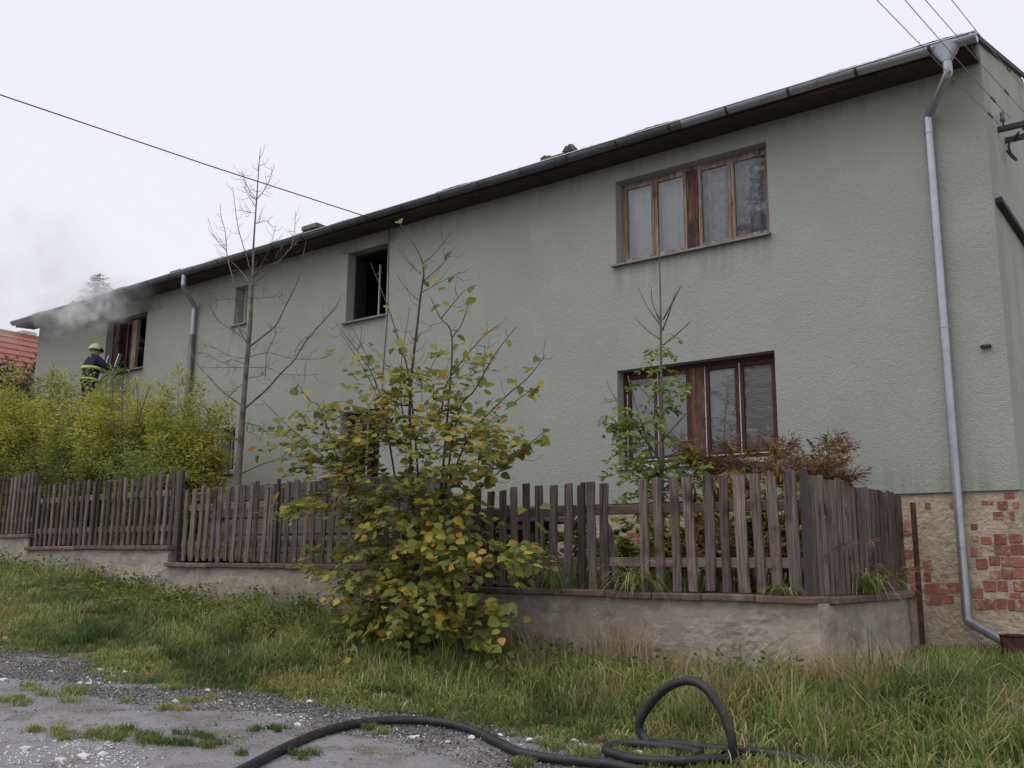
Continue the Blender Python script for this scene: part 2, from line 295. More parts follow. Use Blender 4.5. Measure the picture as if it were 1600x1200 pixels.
# road sheet: irregular edge against the bank
us = np.concatenate([[-200, -90, -50, -32, -25], np.arange(-20, 4.01, .08), [6, 10, 20, 60, 200]]); vs = np.concatenate([[0, .4, .7], np.linspace(.8, 1, 26)])
uu, vv = np.meshgrid(us, vs, indexing='ij')
ed = edgeY(uu) - .06 + .16 * np.sin(uu * 3.1) * np.sin(uu * 1.3 + 1) + .07 * np.sin(uu * 9.7) + .04 * np.sin(uu * 23)
ry = -9 + (ed + 9) * vv; nu, nv = uu.shape; idx = np.arange(nu * nv).reshape(nu, nv)
Fr = np.stack([idx[:-1, :-1], idx[1:, :-1], idx[1:, 1:], idx[:-1, 1:]], -1).reshape(-1, 4)
rz = terr(uu, ry) + .016 * np.clip((1 - vv) * 12, .1, 1) + .006 * wob(uu * 3, ry * 3)
road = tag(obj('road', np.stack([uu, ry, rz], -1).reshape(-1, 3), Fr, ASPH, smooth=True), kind='structure')
def garden(x, y):
    x = np.asarray(x, float); y = np.asarray(y, float)
    return np.interp(x, [-40, -17, -12, -8, -3], [2.6, 1.84, 1.52, 1.3, 1.10]) + .03 * wob(x * 1.3, y * 1.3) + .02 * (y - 8)
gxs = np.concatenate([[-40, -30], np.arange(-24, -2.95, .15), [-2.97]]); gys = np.concatenate([np.arange(8.02, 11.0, .15), [11.03]])
a, b = np.meshgrid(gxs, gys, indexing='ij'); n1, n2 = a.shape; idx = np.arange(n1 * n2).reshape(n1, n2)
Fg = np.stack([idx[:-1, :-1], idx[1:, :-1], idx[1:, 1:], idx[:-1, 1:]], -1).reshape(-1, 4)
tag(obj('garden_soil', np.stack([a, b, garden(a, b)], -1).reshape(-1, 3), Fg, SOIL, smooth=True), kind='structure')

# ------------------------------------------------------------------ house
HX0, HX1, HY, HB = -23.15, -1.73, 11.02, 17.6
Z = lambda z: z + CZ
house = thing('house', (-12.4, 11.02, .6), 'long two storey green grey plastered house with dark eaves and zinc gutter', 'house')
openings = {'uw': (-6.545, -4.29, 4.16, 5.385), 'lw': (-6.555, -4.30, 1.31, 2.62), 'mw': (-12.07, -11.08, 4.145, 5.40), 'lm': (-12.08, -11.12, 1.30, 2.53),
            'sw': (-15.28, -14.88, 4.57, 5.32), 'ls': (-15.43, -15.0, 1.66, 2.51), 'fw': (-19.97, -18.37, 4.10, 5.32)}
def holed_wall(x0, x1, z0, z1, y, th, holes):
    X = sorted({x0, x1, *[h[0] for h in holes], *[h[1] for h in holes]}); ZZ = sorted({z0, z1, *[h[2] for h in holes], *[h[3] for h in holes]})
    bm = bmesh.new(); vv = {}
    def v(x, z):
        if (x, z) not in vv: vv[(x, z)] = bm.verts.new((x, y, z))
        return vv[(x, z)]
    for i in range(len(X) - 1):
        for j in range(len(ZZ) - 1):
            cx, cz = (X[i] + X[i + 1]) / 2, (ZZ[j] + ZZ[j + 1]) / 2
            if any(h[0] < cx < h[1] and h[2] < cz < h[3] for h in holes): continue
            bm.faces.new([v(X[i], ZZ[j]), v(X[i + 1], ZZ[j]), v(X[i + 1], ZZ[j + 1]), v(X[i], ZZ[j + 1])])
    r = bmesh.ops.extrude_face_region(bm, geom=bm.faces[:])
    bmesh.ops.translate(bm, verts=[e for e in r['geom'] if isinstance(e, bmesh.types.BMVert)], vec=(0, th, 0))
    bmesh.ops.recalc_face_normals(bm, faces=bm.faces)
    V = [q.co[:] for q in bm.verts]; bm.verts.index_update(); F = [tuple(q.index for q in f.verts) for f in bm.faces]; bm.free(); return V, F
V, F = holed_wall(HX0, HX1, Z(.80), Z(5.66), HY, .42, [(o[0], o[1], Z(o[2]), Z(o[3])) for o in openings.values()])
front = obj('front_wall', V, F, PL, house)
# plinth, slightly set back under the plaster
bm_ = MB().box(HX0 + .02, HX1 - .012, HY + .035, HY + .42, .2, Z(.802))
plinth = bm_.build('plinth', PLN, house)
# gable walls as pentagons with thickness
def gable(x0, x1, name, material):
    yz = [(HY + (.004 if x0 > -10 else .0) - .0, .2), (HB, .2), (HB, Z(5.72)), (14.32, Z(6.86)), (HY + .004, Z(5.66))]
    if name == 'gable_wall': yz = [(HY + .425, .2), (HB, .2), (HB, Z(5.86)), (14.32, Z(6.885)), (HY + .425, Z(5.985))]
    V = [(x0, y, z) for y, z in yz] + [(x1, y, z) for y, z in yz]; n = 5
    F = [tuple(range(n))[::-1], tuple(range(n, 2 * n))] + [(i, (i + 1) % n, n + (i + 1) % n, n + i) for i in range(n)]
    return obj(name, V, F, material, house)
gable(HX1 - .3, HX1, 'gable_wall', PLG)
V = [(x, y, z) for x in (HX1 - .3, HX1) for y, z in ((HY - .02, Z(5.663)), (HY + .424, Z(5.663)), (HY + .424, Z(5.985)), (HY - .02, Z(5.86)))]
obj('gable_head', V, [(0, 1, 2, 3)[::-1], (4, 5, 6, 7), (0, 1, 5, 4), (1, 2, 6, 5), (2, 3, 7, 6), (3, 0, 4, 7)], PLG, house)
V = [(x, y, z) for x in (HX0 + .02, HX0 + .3) for y, z in [(HY + .43, .2), (HB, .2), (HB, Z(5.7)), (14.32, Z(6.86)), (HY + .43, Z(5.7))]]
obj('gable_wall', V, [tuple(range(5))[::-1], tuple(range(5, 10))] + [(i, (i + 1) % 5, 5 + (i + 1) % 5, 5 + i) for i in range(5)], PLG, house)
MB().box(HX0 + .3, HX1 - .3, HB - .3, HB - .002, .2, Z(5.7)).build('back_wall', PLG, house)
MB().box(HX0 + .3, HX1 - .31, HY + .43, HB - .31, Z(3.1), Z(3.35)).build('floor_slab', DARKIN, house)
MB().box(HX0 + .3, HX1 - .31, HY + .43, HB - .31, Z(5.58), Z(5.68)).build('ceiling', DARKIN, house)
for xp in (-17.6, -13.3, -9.0):
    MB().box(xp, xp + .15, HY + .43, HB - .31, Z(3.36), Z(5.57)).build('partition_wall', DARKIN, house)
    MB().box(xp, xp + .15, HY + .43, HB - .31, 1.0, Z(3.09)).build('partition_wall', DARKIN, house)
MB().box(HX0 + .31, HX1 - .32, 14.3, 14.42, Z(3.36), Z(5.57)).build('partition_wall', DARKIN, house)
MB().box(HX0 + .31, HX1 - .32, 14.3, 14.42, 1.0, Z(3.09)).build('partition_wall', DARKIN, house)

# bricks showing through the broken render of the plinth (pixel boxes of the photograph on the plinth plane)
bz = [(503,497,540,530),(558,503,615,548),(632,487,697,548),(715,487,792,540),(497,562,560,618),(695,555,718,610),(726,548,795,608),(530,628,592,690),(672,618,735,675),(737,620,800,678),(610,695,665,745),(675,685,735,745),
      (740,685,800,742),(575,755,640,815),(650,755,705,815),(742,755,800,815),(720,822,800,850),(525,862,580,920),(585,857,637,917),(648,857,700,912),(712,862,750,922),(752,860,800,925),(80,415,150,475),(100,577,162,632),(170,575,195,630),
      (85,640,130,700),(150,640,197,697),(230,635,280,692),(112,708,172,770),(88,708,108,770),(178,705,205,765),(235,705,270,760),(160,768,205,830),(237,772,292,832),(295,765,365,830),(370,765,430,825),(440,770,460,830),(250,835,335,890),
      (340,838,400,885),(380,305,418,345),(240,310,266,345),(625,362,678,405),(720,360,742,410),(650,300,705,350),(560,298,625,325),(740,305,772,345),(690,250,745,290),(500,430,535,465),(105,480,165,500),(20,580,75,632),(0,640,60,700),(30,710,85,768)]
for r_ in range(7):                                        # coursed brickwork between the hand-placed ones
    y0 = 488 + r_ * 62
    for c_ in range(-1, 13):
        x0 = c_ * 66 + (33 if r_ % 2 else 0) + 8; x1 = x0 + random.choice((60, 60, 62, 58)); pr_ = 0
        if x0 > 585: pr_ = .92
        elif x0 > 485: pr_ = .5
        elif x0 < 285 and y0 > 560: pr_ = .6
        elif y0 > 745 and x0 < 470: pr_ = .8
        if random.random() > pr_ or any(x0 < q[2] - 6 and x1 > q[0] + 6 and y0 < q[3] - 6 and y0 + 57 > q[1] + 6 for q in bz): continue
        bz.append((x0, y0, min(x1, 800), y0 + 57))
YB = HY + .035
for i, (x0, y0, x1, y1) in enumerate(bz):
    p0 = onY(1380 + x0 / 3.636, 700 + y1 / 3.636, YB); p1 = onY(1380 + x1 / 3.636, 700 + y0 / 3.636, YB)
    xa, xb, za, zb = p0[0], min(p1[0], HX1 - .02), p0[2], p1[2]; n = 9; pr = .006 + .006 * random.random()
    if xb - xa < .02: continue
    ring = []; mx_, mz_, hx_, hz_ = (xa + xb) / 2, (za + zb) / 2, (xb - xa) / 2, (zb - za) / 2
    for sx, sz, fl in ((1, 1, 0), (-1, 1, 1), (-1, -1, 0), (1, -1, 1)):       # four corners, each chipped differently
        c1, c2 = random.uniform(.03, .28), random.uniform(.03, .28); jt = random.uniform(.93, 1.04)
        two = [(mx_ + sx * hx_ * jt, mz_ + sz * hz_ * (1 - c1)), (mx_ + sx * hx_ * (1 - c2), mz_ + sz * hz_ * jt)]
        ring += two[::-1] if fl else two
    n = len(ring)
    V = [(x, YB - pr, z) for x, z in ring] + [(x, YB + .05, z) for x, z in ring]
    F = [tuple(range(n)), tuple(range(2 * n - 1, n - 1, -1))] + [(i_, n + i_, n + (i_ + 1) % n, (i_ + 1) % n) for i_ in range(n)]
    bevel(obj('brick', V, F, BRK, plinth, loc=((xa + xb) / 2, YB, (za + zb) / 2)), .004, 1)
for k in range(22):                                        # the patch of bare brickwork behind the pickets
    r_, c_ = divmod(k, 5); xa = -6.75 + c_ * .29 + (r_ % 2) * .14; za = Z(.02) + r_ * .082
    if random.random() < .45: continue
    bevel(MB().box(xa, xa + .275, YB - .008 - .006 * random.random(), YB + .05, za, za + .07).build('brick', BRK, plinth, loc=(xa, YB, za)), .005, 1)

# windows -----------------------------------------------------------
def bx(x0, x1, y0, y1, z0, z1): return MB().box(x0, x1, y0, y1, z0, z1)
def casement(x0, x1, z0, z1, y, wd, fm, win, pane=True, dy=.045):
    m_ = MB(); m_.box(x0, x0 + wd, y, y + dy, z0, z1); m_.box(x1 - wd, x1, y, y + dy, z0, z1)
    m_.box(x0 + wd, x1 - wd, y + .001, y + dy - .001, z0, z0 + wd); m_.box(x0 + wd, x1 - wd, y + .001, y + dy - .001, z1 - wd, z1)
    bevel(m_.build('casement', fm, win), .004, 1)
    if pane: bx(x0 + wd - .005, x1 - wd + .005, y + .02, y + .026, z0 + wd - .005, z1 - wd + .005).build('pane', GLASS, win)
def cloth(x0, x1, z0, z1, y, amp, waves, name, mt, win):
    n = 90; V = []; F = []
    for i in range(n + 1):
        t = i / n; x = x0 + (x1 - x0) * t; yy = y + amp * math.sin(t * waves * 6.283 + 1.1 * math.sin(t * 9)) + amp * .5 * math.sin(t * waves * 15 + 2)
        V += [(x, yy, z0), (x, yy * 1.0 + amp * .3 * math.sin(t * 31), z1)]
    F = [(2 * i, 2 * i + 2, 2 * i + 3, 2 * i + 1) for i in range(n)]
    return obj(name, V, F, mt, win, smooth=True)
def outer(key, fm, y, wd=.05, dp=.09):
    x0, x1, z0, z1 = openings[key]; z0, z1 = Z(z0), Z(z1); m_ = MB()
    m_.box(x0 - .01, x0 + wd, y, y + dp, z0, z1 + .01); m_.box(x1 - wd, x1 + .01, y, y + dp, z0, z1 + .01)
    m_.box(x0 + wd, x1 - wd, y + .002, y + dp - .002, z1 - wd, z1 + .01); m_.box(x0 + wd, x1 - wd, y + .002, y + dp - .002, z0, z0 + wd)
    win = bevel(m_.build('window', fm, house), .005, 1); return win, x0, x1, z0, z1
def sill(win, x0, x1, z, mt, out=.07, th=.028, over=.06, depth=.2, drop=.025):
    V = [(x0 - over, HY - out, z - th - drop), (x1 + over * .3, HY - out, z - th - drop), (x1 + over * .3, HY + depth, z - th + .008), (x0 - over, HY + depth, z - th + .008)]
    V += [(x, y, zz + th) for x, y, zz in V]
    return obj('sill', V, [(0, 3, 2, 1), (4, 5, 6, 7), (0, 1, 5, 4), (1, 2, 6, 5), (2, 3, 7, 6), (3, 0, 4, 7)], mt, win)
YI = HY + .17
# upper right, weathered pale brown frames
win, x0, x1, z0, z1 = outer('uw', FRUP, YI, .045); W = x1 - x0
cx = [x0 + .045, x0 + .045 + W * .215, x0 + .06 + W * .43, x0 + W * .535, x0 + W * .745, x1 - .045]
for i, (a_, b_) in enumerate([(cx[0], cx[1]), (cx[1] + .006, cx[2]), (cx[3], cx[4]), (cx[4] + .006, cx[5])]): casement(a_, b_, z0 + .047, z1 - .047, YI - .012, .048, FRUP, win)
bevel(bx(cx[2] + .004, cx[3] - .004, YI - .02, YI + .08, z0 + .04, z1 - .047).build('mullion', MULU, win), .006)
sill(win, x0, x1, z0, GREYSILL)
cloth(x0 + .05, cx[2], z0 + .03, z1 + .12, YI + .14, .012, 5, 'curtain', CURT, win)
cloth(cx[3], x1 - .03, z0 + .03, z1 + .12, YI + .16, .03, 6, 'curtain', LACE, win)
# lower right, dark red brown frames with blinds
win, x0, x1, z0, z1 = outer('lw', FRLO, YI, .06); W = x1 - x0
cx = [x0 + .06, x0 + W * .235, x0 + W * .45, x0 + W * .545, x0 + W * .755, x1 - .06]
for i, (a_, b_) in enumerate([(cx[0], cx[1]), (cx[1] + .006, cx[2]), (cx[3], cx[4]), (cx[4] + .006, cx[5])]):
    casement(a_, b_, z0 + .062, z1 - .062, YI - .012, .055, FRLO, win)
    m_ = MB().box(a_ + .002, a_ + .014, YI - .019, YI - .0125, z0 + .064, z1 - .064 - .25 * (i == 0)); m_.box(a_ + .016, b_ - .01, YI - .018, YI - .0125, z0 + .064, z0 + .078); m_.build('putty_strip', PUTTY, win)
    s_ = MB(); zz = z0 + .07
    while zz < z1 - .1 - (.12 if i == 0 else 0):
        s_.add([(a_ + .01, YI + .045, zz), (b_ - .01, YI + .045, zz), (b_ - .01, YI + .051, zz + .0215), (a_ + .01, YI + .051, zz + .0215)], [(0, 1, 2, 3)]); zz += .024
    s_.build('blind_slats', BLIND, win, kind='stuff')
bevel(bx(cx[2] + .004, cx[3] - .004, YI - .02, YI + .08, z0 + .05, z1 - .062).build('mullion', MULU, win), .006)
sill(win, x0, x1, z0, OLDSILL, out=.035, th=.04, over=.03)
# middle upper window, open and black inside
win, x0, x1, z0, z1 = outer('mw', BLKWD, YI + .02, .03, .27); sill(win, x0, x1, z0, GREYSILL)
bx(x0 + .625, x0 + .642, YI, YI + .03, z0 + .03, z1 - .28).build('frame_bar', PUTTY, win)
# middle lower window behind the bush
win, x0, x1, z0, z1 = outer('lm', FRLO, YI, .05); sill(win, x0, x1, z0, OLDSILL, out=.04)
casement(x0 + .05, x0 + .5, z0 + .05, z1 - .05, YI - .012, .05, FRLO, win); casement(x0 + .506, x1 - .05, z0 + .05, z1 - .05, YI - .012, .05, FRLO, win)
bx(x0 + .507, x0 + .523, YI - .019, YI - .0125, z0 + .06, z1 - .06).build('putty_strip', PUTTY, win)
cloth(x0 + .06, x1 - .06, z0 + .04, z1 - .04, YI + .28, .02, 3, 'curtain', CURT, win)
# two small windows
for key in ('sw', 'ls'):
    win, x0, x1, z0, z1 = outer(key, PUTTY if key == 'sw' else FRLO, YI + .05, .035); sill(win, x0, x1, z0, GREYSILL, out=.05)
    casement(x0 + .035, x1 - .035, z0 + .035, z1 - .035, YI + .04, .035, PUTTY, win)
    if key == 'sw': cloth(x0 + .15, x1 - .03, z0 + .03, z1 - .03, YI + .3, .015, 2, 'curtain', LACE, win)
# far window where the crew works
win, x0, x1, z0, z1 = outer('fw', BLKWD, YI, .04, .27); sill(win, x0, x1, z0, GREYSILL)
bx(x0 + .80, x0 + .97, YI - .005, YI + .07, z0 + .05, z1 - .05).build('mullion', FRUP, win)
casement(x0 + .56, x0 + .79, z0 + .05, z1 - .05, YI + .0, .06, FRLO, win, pane=False)
m_ = MB(); m_.obox((x0 + .16, YI + .22, (z0 + z1) / 2), (.5, 1, 0), (1, -.5, 0), (0, 0, 1), .2, .022, (z1 - z0) / 2 - .06); m_.build('casement', MULU, win)
bx(x0 + .05, x0 + .22, YI + .0, YI + .05, z0 + .05, z1 - .05).build('panel', MULU, win)

# roof ---------------------------------------------------------------
RX0, RX1 = -23.5, -1.74; EY, EZ = 10.50, Z(5.765); PY_, PZ_ = 14.32, Z(6.955)
sl_ = (PZ_ - EZ) / (PY_ - EY)
xs_ = np.arange(RX0, RX1 + .001, .0725); V = []; F = []
prof = lambda x: .007 * math.sin(x * 2 * math.pi / .145) + .012 * math.sin(x * 1.9) + .008 * math.sin(x * 5.3)
rows = [EY, 11.5, 12.9, PY_, HB + .4]
for x in xs_:
    for y in rows:
        z = EZ + sl_ * (y - EY) if y <= PY_ else PZ_ - sl_ * (y - PY_)
        V.append((x, y, z + prof(x)))
n_ = len(rows); nb = len(V); V += [(x, y, z - .05) for x, y, z in V]
for i in range(len(xs_) - 1):
    for j in range(n_ - 1):
        a_ = i * n_ + j; F += [(a_, a_ + n_, a_ + n_ + 1, a_ + 1), (nb + a_, nb + a_ + 1, nb + a_ + n_ + 1, nb + a_ + n_)]
    F += [(i * n_, nb + i * n_, nb + (i + 1) * n_, (i + 1) * n_)]
for e in (0, len(xs_) - 1):
    for j in range(n_ - 1): a_ = e * n_ + j; F.append((a_, a_ + 1, nb + a_ + 1, nb + a_))
roof = obj('roof', V, F, ROOFM, house)
# soffit boards and rafter tails under the eave
for k, yb in enumerate(np.linspace(10.60, 10.885, 3)):
    z = Z(5.612) + (yb - 10.60) * .04
    bx(RX0 + .08, HX1 - .01, yb, yb + .122, z + .004 * k, z + .022 + .004 * k).build('soffit_board', SOFF, roof)
bx(RX0 + .06, HX1 - .005, 10.575, 10.597, Z(5.60), Z(5.72)).build('fascia', SOFF, roof)
m_ = MB()
for y0_, y1_ in ((EY + .05, PY_), (PY_, HB + .35)):
    z0_ = EZ + sl_ * (y0_ - EY) if y0_ < PY_ else PZ_; z1_ = PZ_ if y1_ <= PY_ else PZ_ - sl_ * (y1_ - PY_)
    c = ((RX1 + .035), (y0_ + y1_) / 2, (z0_ + z1_) / 2 - .03); d = np.array([0, y1_ - y0_, z1_ - z0_]); m_.obox(c, (1, 0, 0), d, np.cross((1, 0, 0), d), .016, np.linalg.norm(d) / 2, .03)
m_.build('verge_board', ROOFM, roof)
# gutter: half round trough, brackets, lengths
def trough(x0, x1, yc, zc0, zc1, r, mt, name, par, n=10):
    V = []; F = []
    for x, zc in ((x0, zc0), (x1, zc1)):
        for rr in (r, r - .006):
            for k in range(n + 1): q = math.pi + math.pi * k / n; V.append((x, yc + rr * math.cos(q), zc + rr * math.sin(q)))
    s_ = n + 1
    for k in range(n):
        F += [(k, k + 1, 2 * s_ + k + 1, 2 * s_ + k), (s_ + k, 3 * s_ + k, 3 * s_ + k + 1, s_ + k + 1)]
    F += [(0, 2 * s_, 3 * s_, s_), (n, s_ + n, 3 * s_ + n, 2 * s_ + n)]
    F += [tuple(range(n, -1, -1)), tuple(range(2 * s_, 2 * s_ + s_))]
    return obj(name, V, F, mt, par, smooth=False)
GY, GR = 10.50, .078
gz_ = lambda x: Z(5.705) + .0 * x
gx_ = [-23.42, -20.4, -16.4, -13.4, -10.2, -7.2, -5.2, -3.4, -1.66]
gut = None
for i in range(len(gx_) - 1):
    o = trough(gx_[i], gx_[i + 1] - .004, GY, gz_(0) + .012 * math.sin(i * 2.1), gz_(0) + .012 * math.sin((i + 1) * 2.1), GR - (.003 if i % 2 else 0), ZOLD if i < 6 else ZINC, 'gutter', roof)
MB().tube([(gx_[0], GY - GR, gz_(0) + .006), (gx_[-1], GY - GR, gz_(0) + .006)], .011, 6).build('gutter_bead', ZINC, roof)
for k in range(27):
    x = -23.2 + k * .81
    n = 9; P = [(x, GY + (GR + .006) * math.cos(math.pi + math.pi * i / n), gz_(0) + (GR + .006) * math.sin(math.pi + math.pi * i / n)) for i in range(n + 1)]
    V = [(p[0] + d, p[1], p[2]) for p in P for d in (-.016, .016)]; V += [(p[0] + d, GY + (p[1] - GY) * .92, gz_(0) + (p[2] - gz_(0)) * .92) for p in P for d in (-.016, .016)]
    N2 = 2 * (n + 1); F = []
    for i in range(n): a_ = 2 * i; F += [(a_, a_ + 1, a_ + 3, a_ + 2), (N2 + a_, N2 + a_ + 2, N2 + a_ + 3, N2 + a_ + 1), (a_, a_ + 2, N2 + a_ + 2, N2 + a_), (a_ + 1, N2 + a_ + 1, N2 + a_ + 3, a_ + 3)]
    obj('gutter_bracket', V, F, STEEL, roof)
# downpipes
YP = HY - .075
xg = -1.98; g0 = np.array([xg, GY, Z(5.64)])
dp = MB()
V = []; n = 16
for (hw, hd, zz) in ((.20, .085, Z(5.70)), (.055, .055, Z(5.49))):
    for k in range(n): q = 2 * math.pi * k / n; V.append((xg + hw * math.cos(q), GY + hd * math.sin(q), zz))
dp.add(V, [(k, (k + 1) % n, n + (k + 1) % n, n + k) for k in range(n)])
hop = dp.build('rain_hopper', ZINC, house, smooth=True)
dpt = onY(1449, 175, YP)[0]; bot = onY(1512, 972, YP); el = onY(1572, 1004, YP - .42)
P = [(xg, GY, Z(5.50)), (xg, GY, Z(5.36)), (xg - .012, GY + .01, Z(5.33)), (dpt + .02, YP - .01, Z(5.13)), (dpt, YP, Z(5.09)), (dpt, YP, Z(3)), (bot[0], YP, Z(1)), (bot[0], YP, bot[2] + .04), (bot[0] + .02, YP - .02, bot[2]), (el[0], el[1], el[2]), (el[0] + .05, el[1] - .04, el[2] - .03)]
dpo = MB().tube(P, .05, 14).build('downpipe', ZINC, house, smooth=True); dpo.modifiers.new('edge', 'EDGE_SPLIT').split_angle = math.radians(28)
for zz in (4.9, 2.6, .2): MB().tube([(dpt + (bot[0] - dpt) * max(0, (3 - zz) / 2) * .5 * (zz < 3), YP, Z(zz)), (dpt + (bot[0] - dpt) * max(0, (3 - zz) / 2) * .5 * (zz < 3), YP, Z(zz) + .022)], .056, 14).build('pipe_clip', ZINC, dpo)
x2 = -16.52
P = [(-16.28, GY, Z(5.65)), (-16.28, GY, Z(5.42)), (-16.30, GY + .02, Z(5.38)), (x2, YP, Z(5.13)), (x2, YP, Z(5.06)), (x2, YP, Z(4.5))]
dp2 = MB().tube(P, .05, 12).build('downpipe', ZINC, house, smooth=True); dp2.modifiers.new('edge', 'EDGE_SPLIT').split_angle = math.radians(28)
MB().tube([(x2, YP, Z(4.52)), (x2 - .01, YP, Z(2.9)), (x2 - .01, YP, Z(.45))], .057, 12).build('lower_length', ZOLD, dp2, smooth=True)
# chimneys poking over the eave line
def chim(px0, px1, pyt, Y, mt, ragged):
    a_ = onY(px0, pyt, Y); b_ = onY(px1, pyt, Y); zt = a_[2]; zb = EZ + sl_ * (Y - EY) - .12; zc = onY((px0 + px1) / 2, pyt, Y)[2]
    c = MB().box(a_[0] + .05, b_[0] - .05, Y - .25, Y + .25, zb, zc - .10).build('chimney', mt, roof)
    if ragged:
        for i in range(7):
            V, F = blob((a_[0] + (b_[0] - a_[0]) * (i + .5) / 7, Y - .05 + .1 * random.random(), zc - .06 + random.uniform(-.05, .05) + (.05 if i in (0, 5, 6) else -.05)), (.13, .2, .12), i); obj('crown_stone', V, F, mt, c)
    else: MB().box(a_[0], b_[0], Y - .31, Y + .31, zc - .098, zc).build('chimney_cap', mt, c)
CHM = mat('chimney_stone', (.16, .14, .14), .95, [(9, (.1, .09, .088), .45, .65), (25, (.24, .22, .21), .55, .7)], (30, .6, .03))
chim(853, 897, 243, 13.4, CHM, True); chim(488, 511, 357, 13.4, CHM, False); chim(282, 298, 427, 13.4, CHM, False)
# small iron hook on the wall, cable down the facade, ledge of the lean-to on the gable
p = onY(1540, 541, HY - .03); bx(p[0] - .05, p[0] + .05, HY - .05, HY + .01, p[2] - .014, p[2] + .014).build('iron_hook', RUST, house)
MB().tube([onY(608, 352, HY - .012), onY(606, 480, HY - .012), onY(597, 600, HY - .012), onY(596, 680, HY - .012)], .0055, 5).build('facade_cable', WIRE, house)
V = [(HX1, 11.13, Z(3.98)), (HX1 + .07, 11.12, Z(3.99)), (HX1 + .10, 17, Z(3.97)), (HX1, 17, Z(3.97))]; V += [(x, y, z + .055) for x, y, z in V]
obj('gable_ledge', V, [(0, 1, 2, 3), (4, 7, 6, 5), (0, 4, 5, 1), (1, 5, 6, 2), (2, 6, 7, 3), (3, 7, 4, 0)], ROOFM, house)

# power bracket on the gable and its wires
br = thing('power_bracket', (HX1, 11.8, Z(5.1)), 'steel wire bracket with insulators and hanging cable on the gable wall', 'bracket')
for nme, (pa, pb), hh in (('upper_arm', (11.76, 5.10), .03), ('lower_arm', (12.22, 5.14), .03)):
    MB().box(HX1 - .05, HX1 + .95, pa - .025, pa + .025, Z(pb) - hh, Z(pb) + hh).build(nme, STEEL, br)
ins = []
for (yy, xx, zz) in ((11.76, HX1 + .06, 5.13), (11.76, HX1 + .34, 5.13), (12.22, HX1 + .22, 5.17), (12.22, HX1 + .7, 5.17)):
    MB().tube([(xx, yy, Z(zz) - .02), (xx, yy, Z(zz) + .05), (xx, yy, Z(zz) + .06), (xx, yy, Z(zz) + .10), (xx, yy, Z(zz) + .11), (xx, yy, Z(zz) + .16), (xx, yy, Z(zz) + .18)], [.010, .010, .028, .032, .02, .028, .014], 10).build('insulator', ZOLD, br, smooth=True); ins.append((xx, yy, Z(zz) + .12))
MB().tube(spline([(HX1 + .16, 12.2, Z(5.2)), (HX1 + .06, 12.1, Z(5.05)), (HX1 + .06, 12.1, Z(4.93)), (HX1 + .12, 12.1, Z(4.82)), (HX1 + .10, 11.98, Z(4.80)), (HX1 + .05, 11.9, Z(4.88))]), .014, 6).build('cable_hook', WIRE, br, smooth=True)
for i, ((px0, py0), (px1, py1), nm) in enumerate([((1370, 0), (1567, 200), 'lowest'), ((1414, 0), (1577, 184), 'second'), ((1446, 0), (1600, 175), 'third'), ((1487, 0), (1600, 139), 'topmost')]):
    a_ = onX(px1, py1, ins[i][0]) if i < 2 else onY(px1, py1, 11.6 + .2 * i); b_ = onY(px0, py0, 6.3 + .3 * i); c = b_ + (b_ - a_) * 1.2
    wr = MB().tube([a_, (a_ + b_) / 2 - np.array([0, 0, .01]), b_, c], .0034, 5).build('power_wire', GWIRE, loc=a_)
    tag(wr, {'lowest': 'thin power wire running from the gable bracket, lowest of the four', 'second': 'thin power wire above the lowest one, ending on the gable bracket', 'third': 'thin power wire just below the topmost of the four gable wires', 'topmost': 'thin power wire crossing the gable verge, topmost of the four'}[nm], 'wire', 'wires to the gable bracket')
    for t in ((.08, .14) if i == 0 else (.2, .25) if i < 3 else ()):
        pass
    q0 = a_ + (b_ - a_) * (.13 + .05 * i); q1 = a_ + (b_ - a_) * (.18 + .05 * i); MB().tube([q0, q1], .011, 6).build('sleeve', STEEL, wr)
a_ = onY(580, 341, 10.43); b_ = onY(0, 148, 5.0)
tag(MB().tube([np.array([a_[0] + .3, 11.0, Z(5.62)]), a_, a_ * .5 + b_ * .5 - np.array([0, 0, .02]), b_, b_ + (b_ - a_) * .9], .0085, 6).build('service_cable', WIRE, loc=a_), 'black overhead cable running from the sky to the eave above the open window', 'cable')

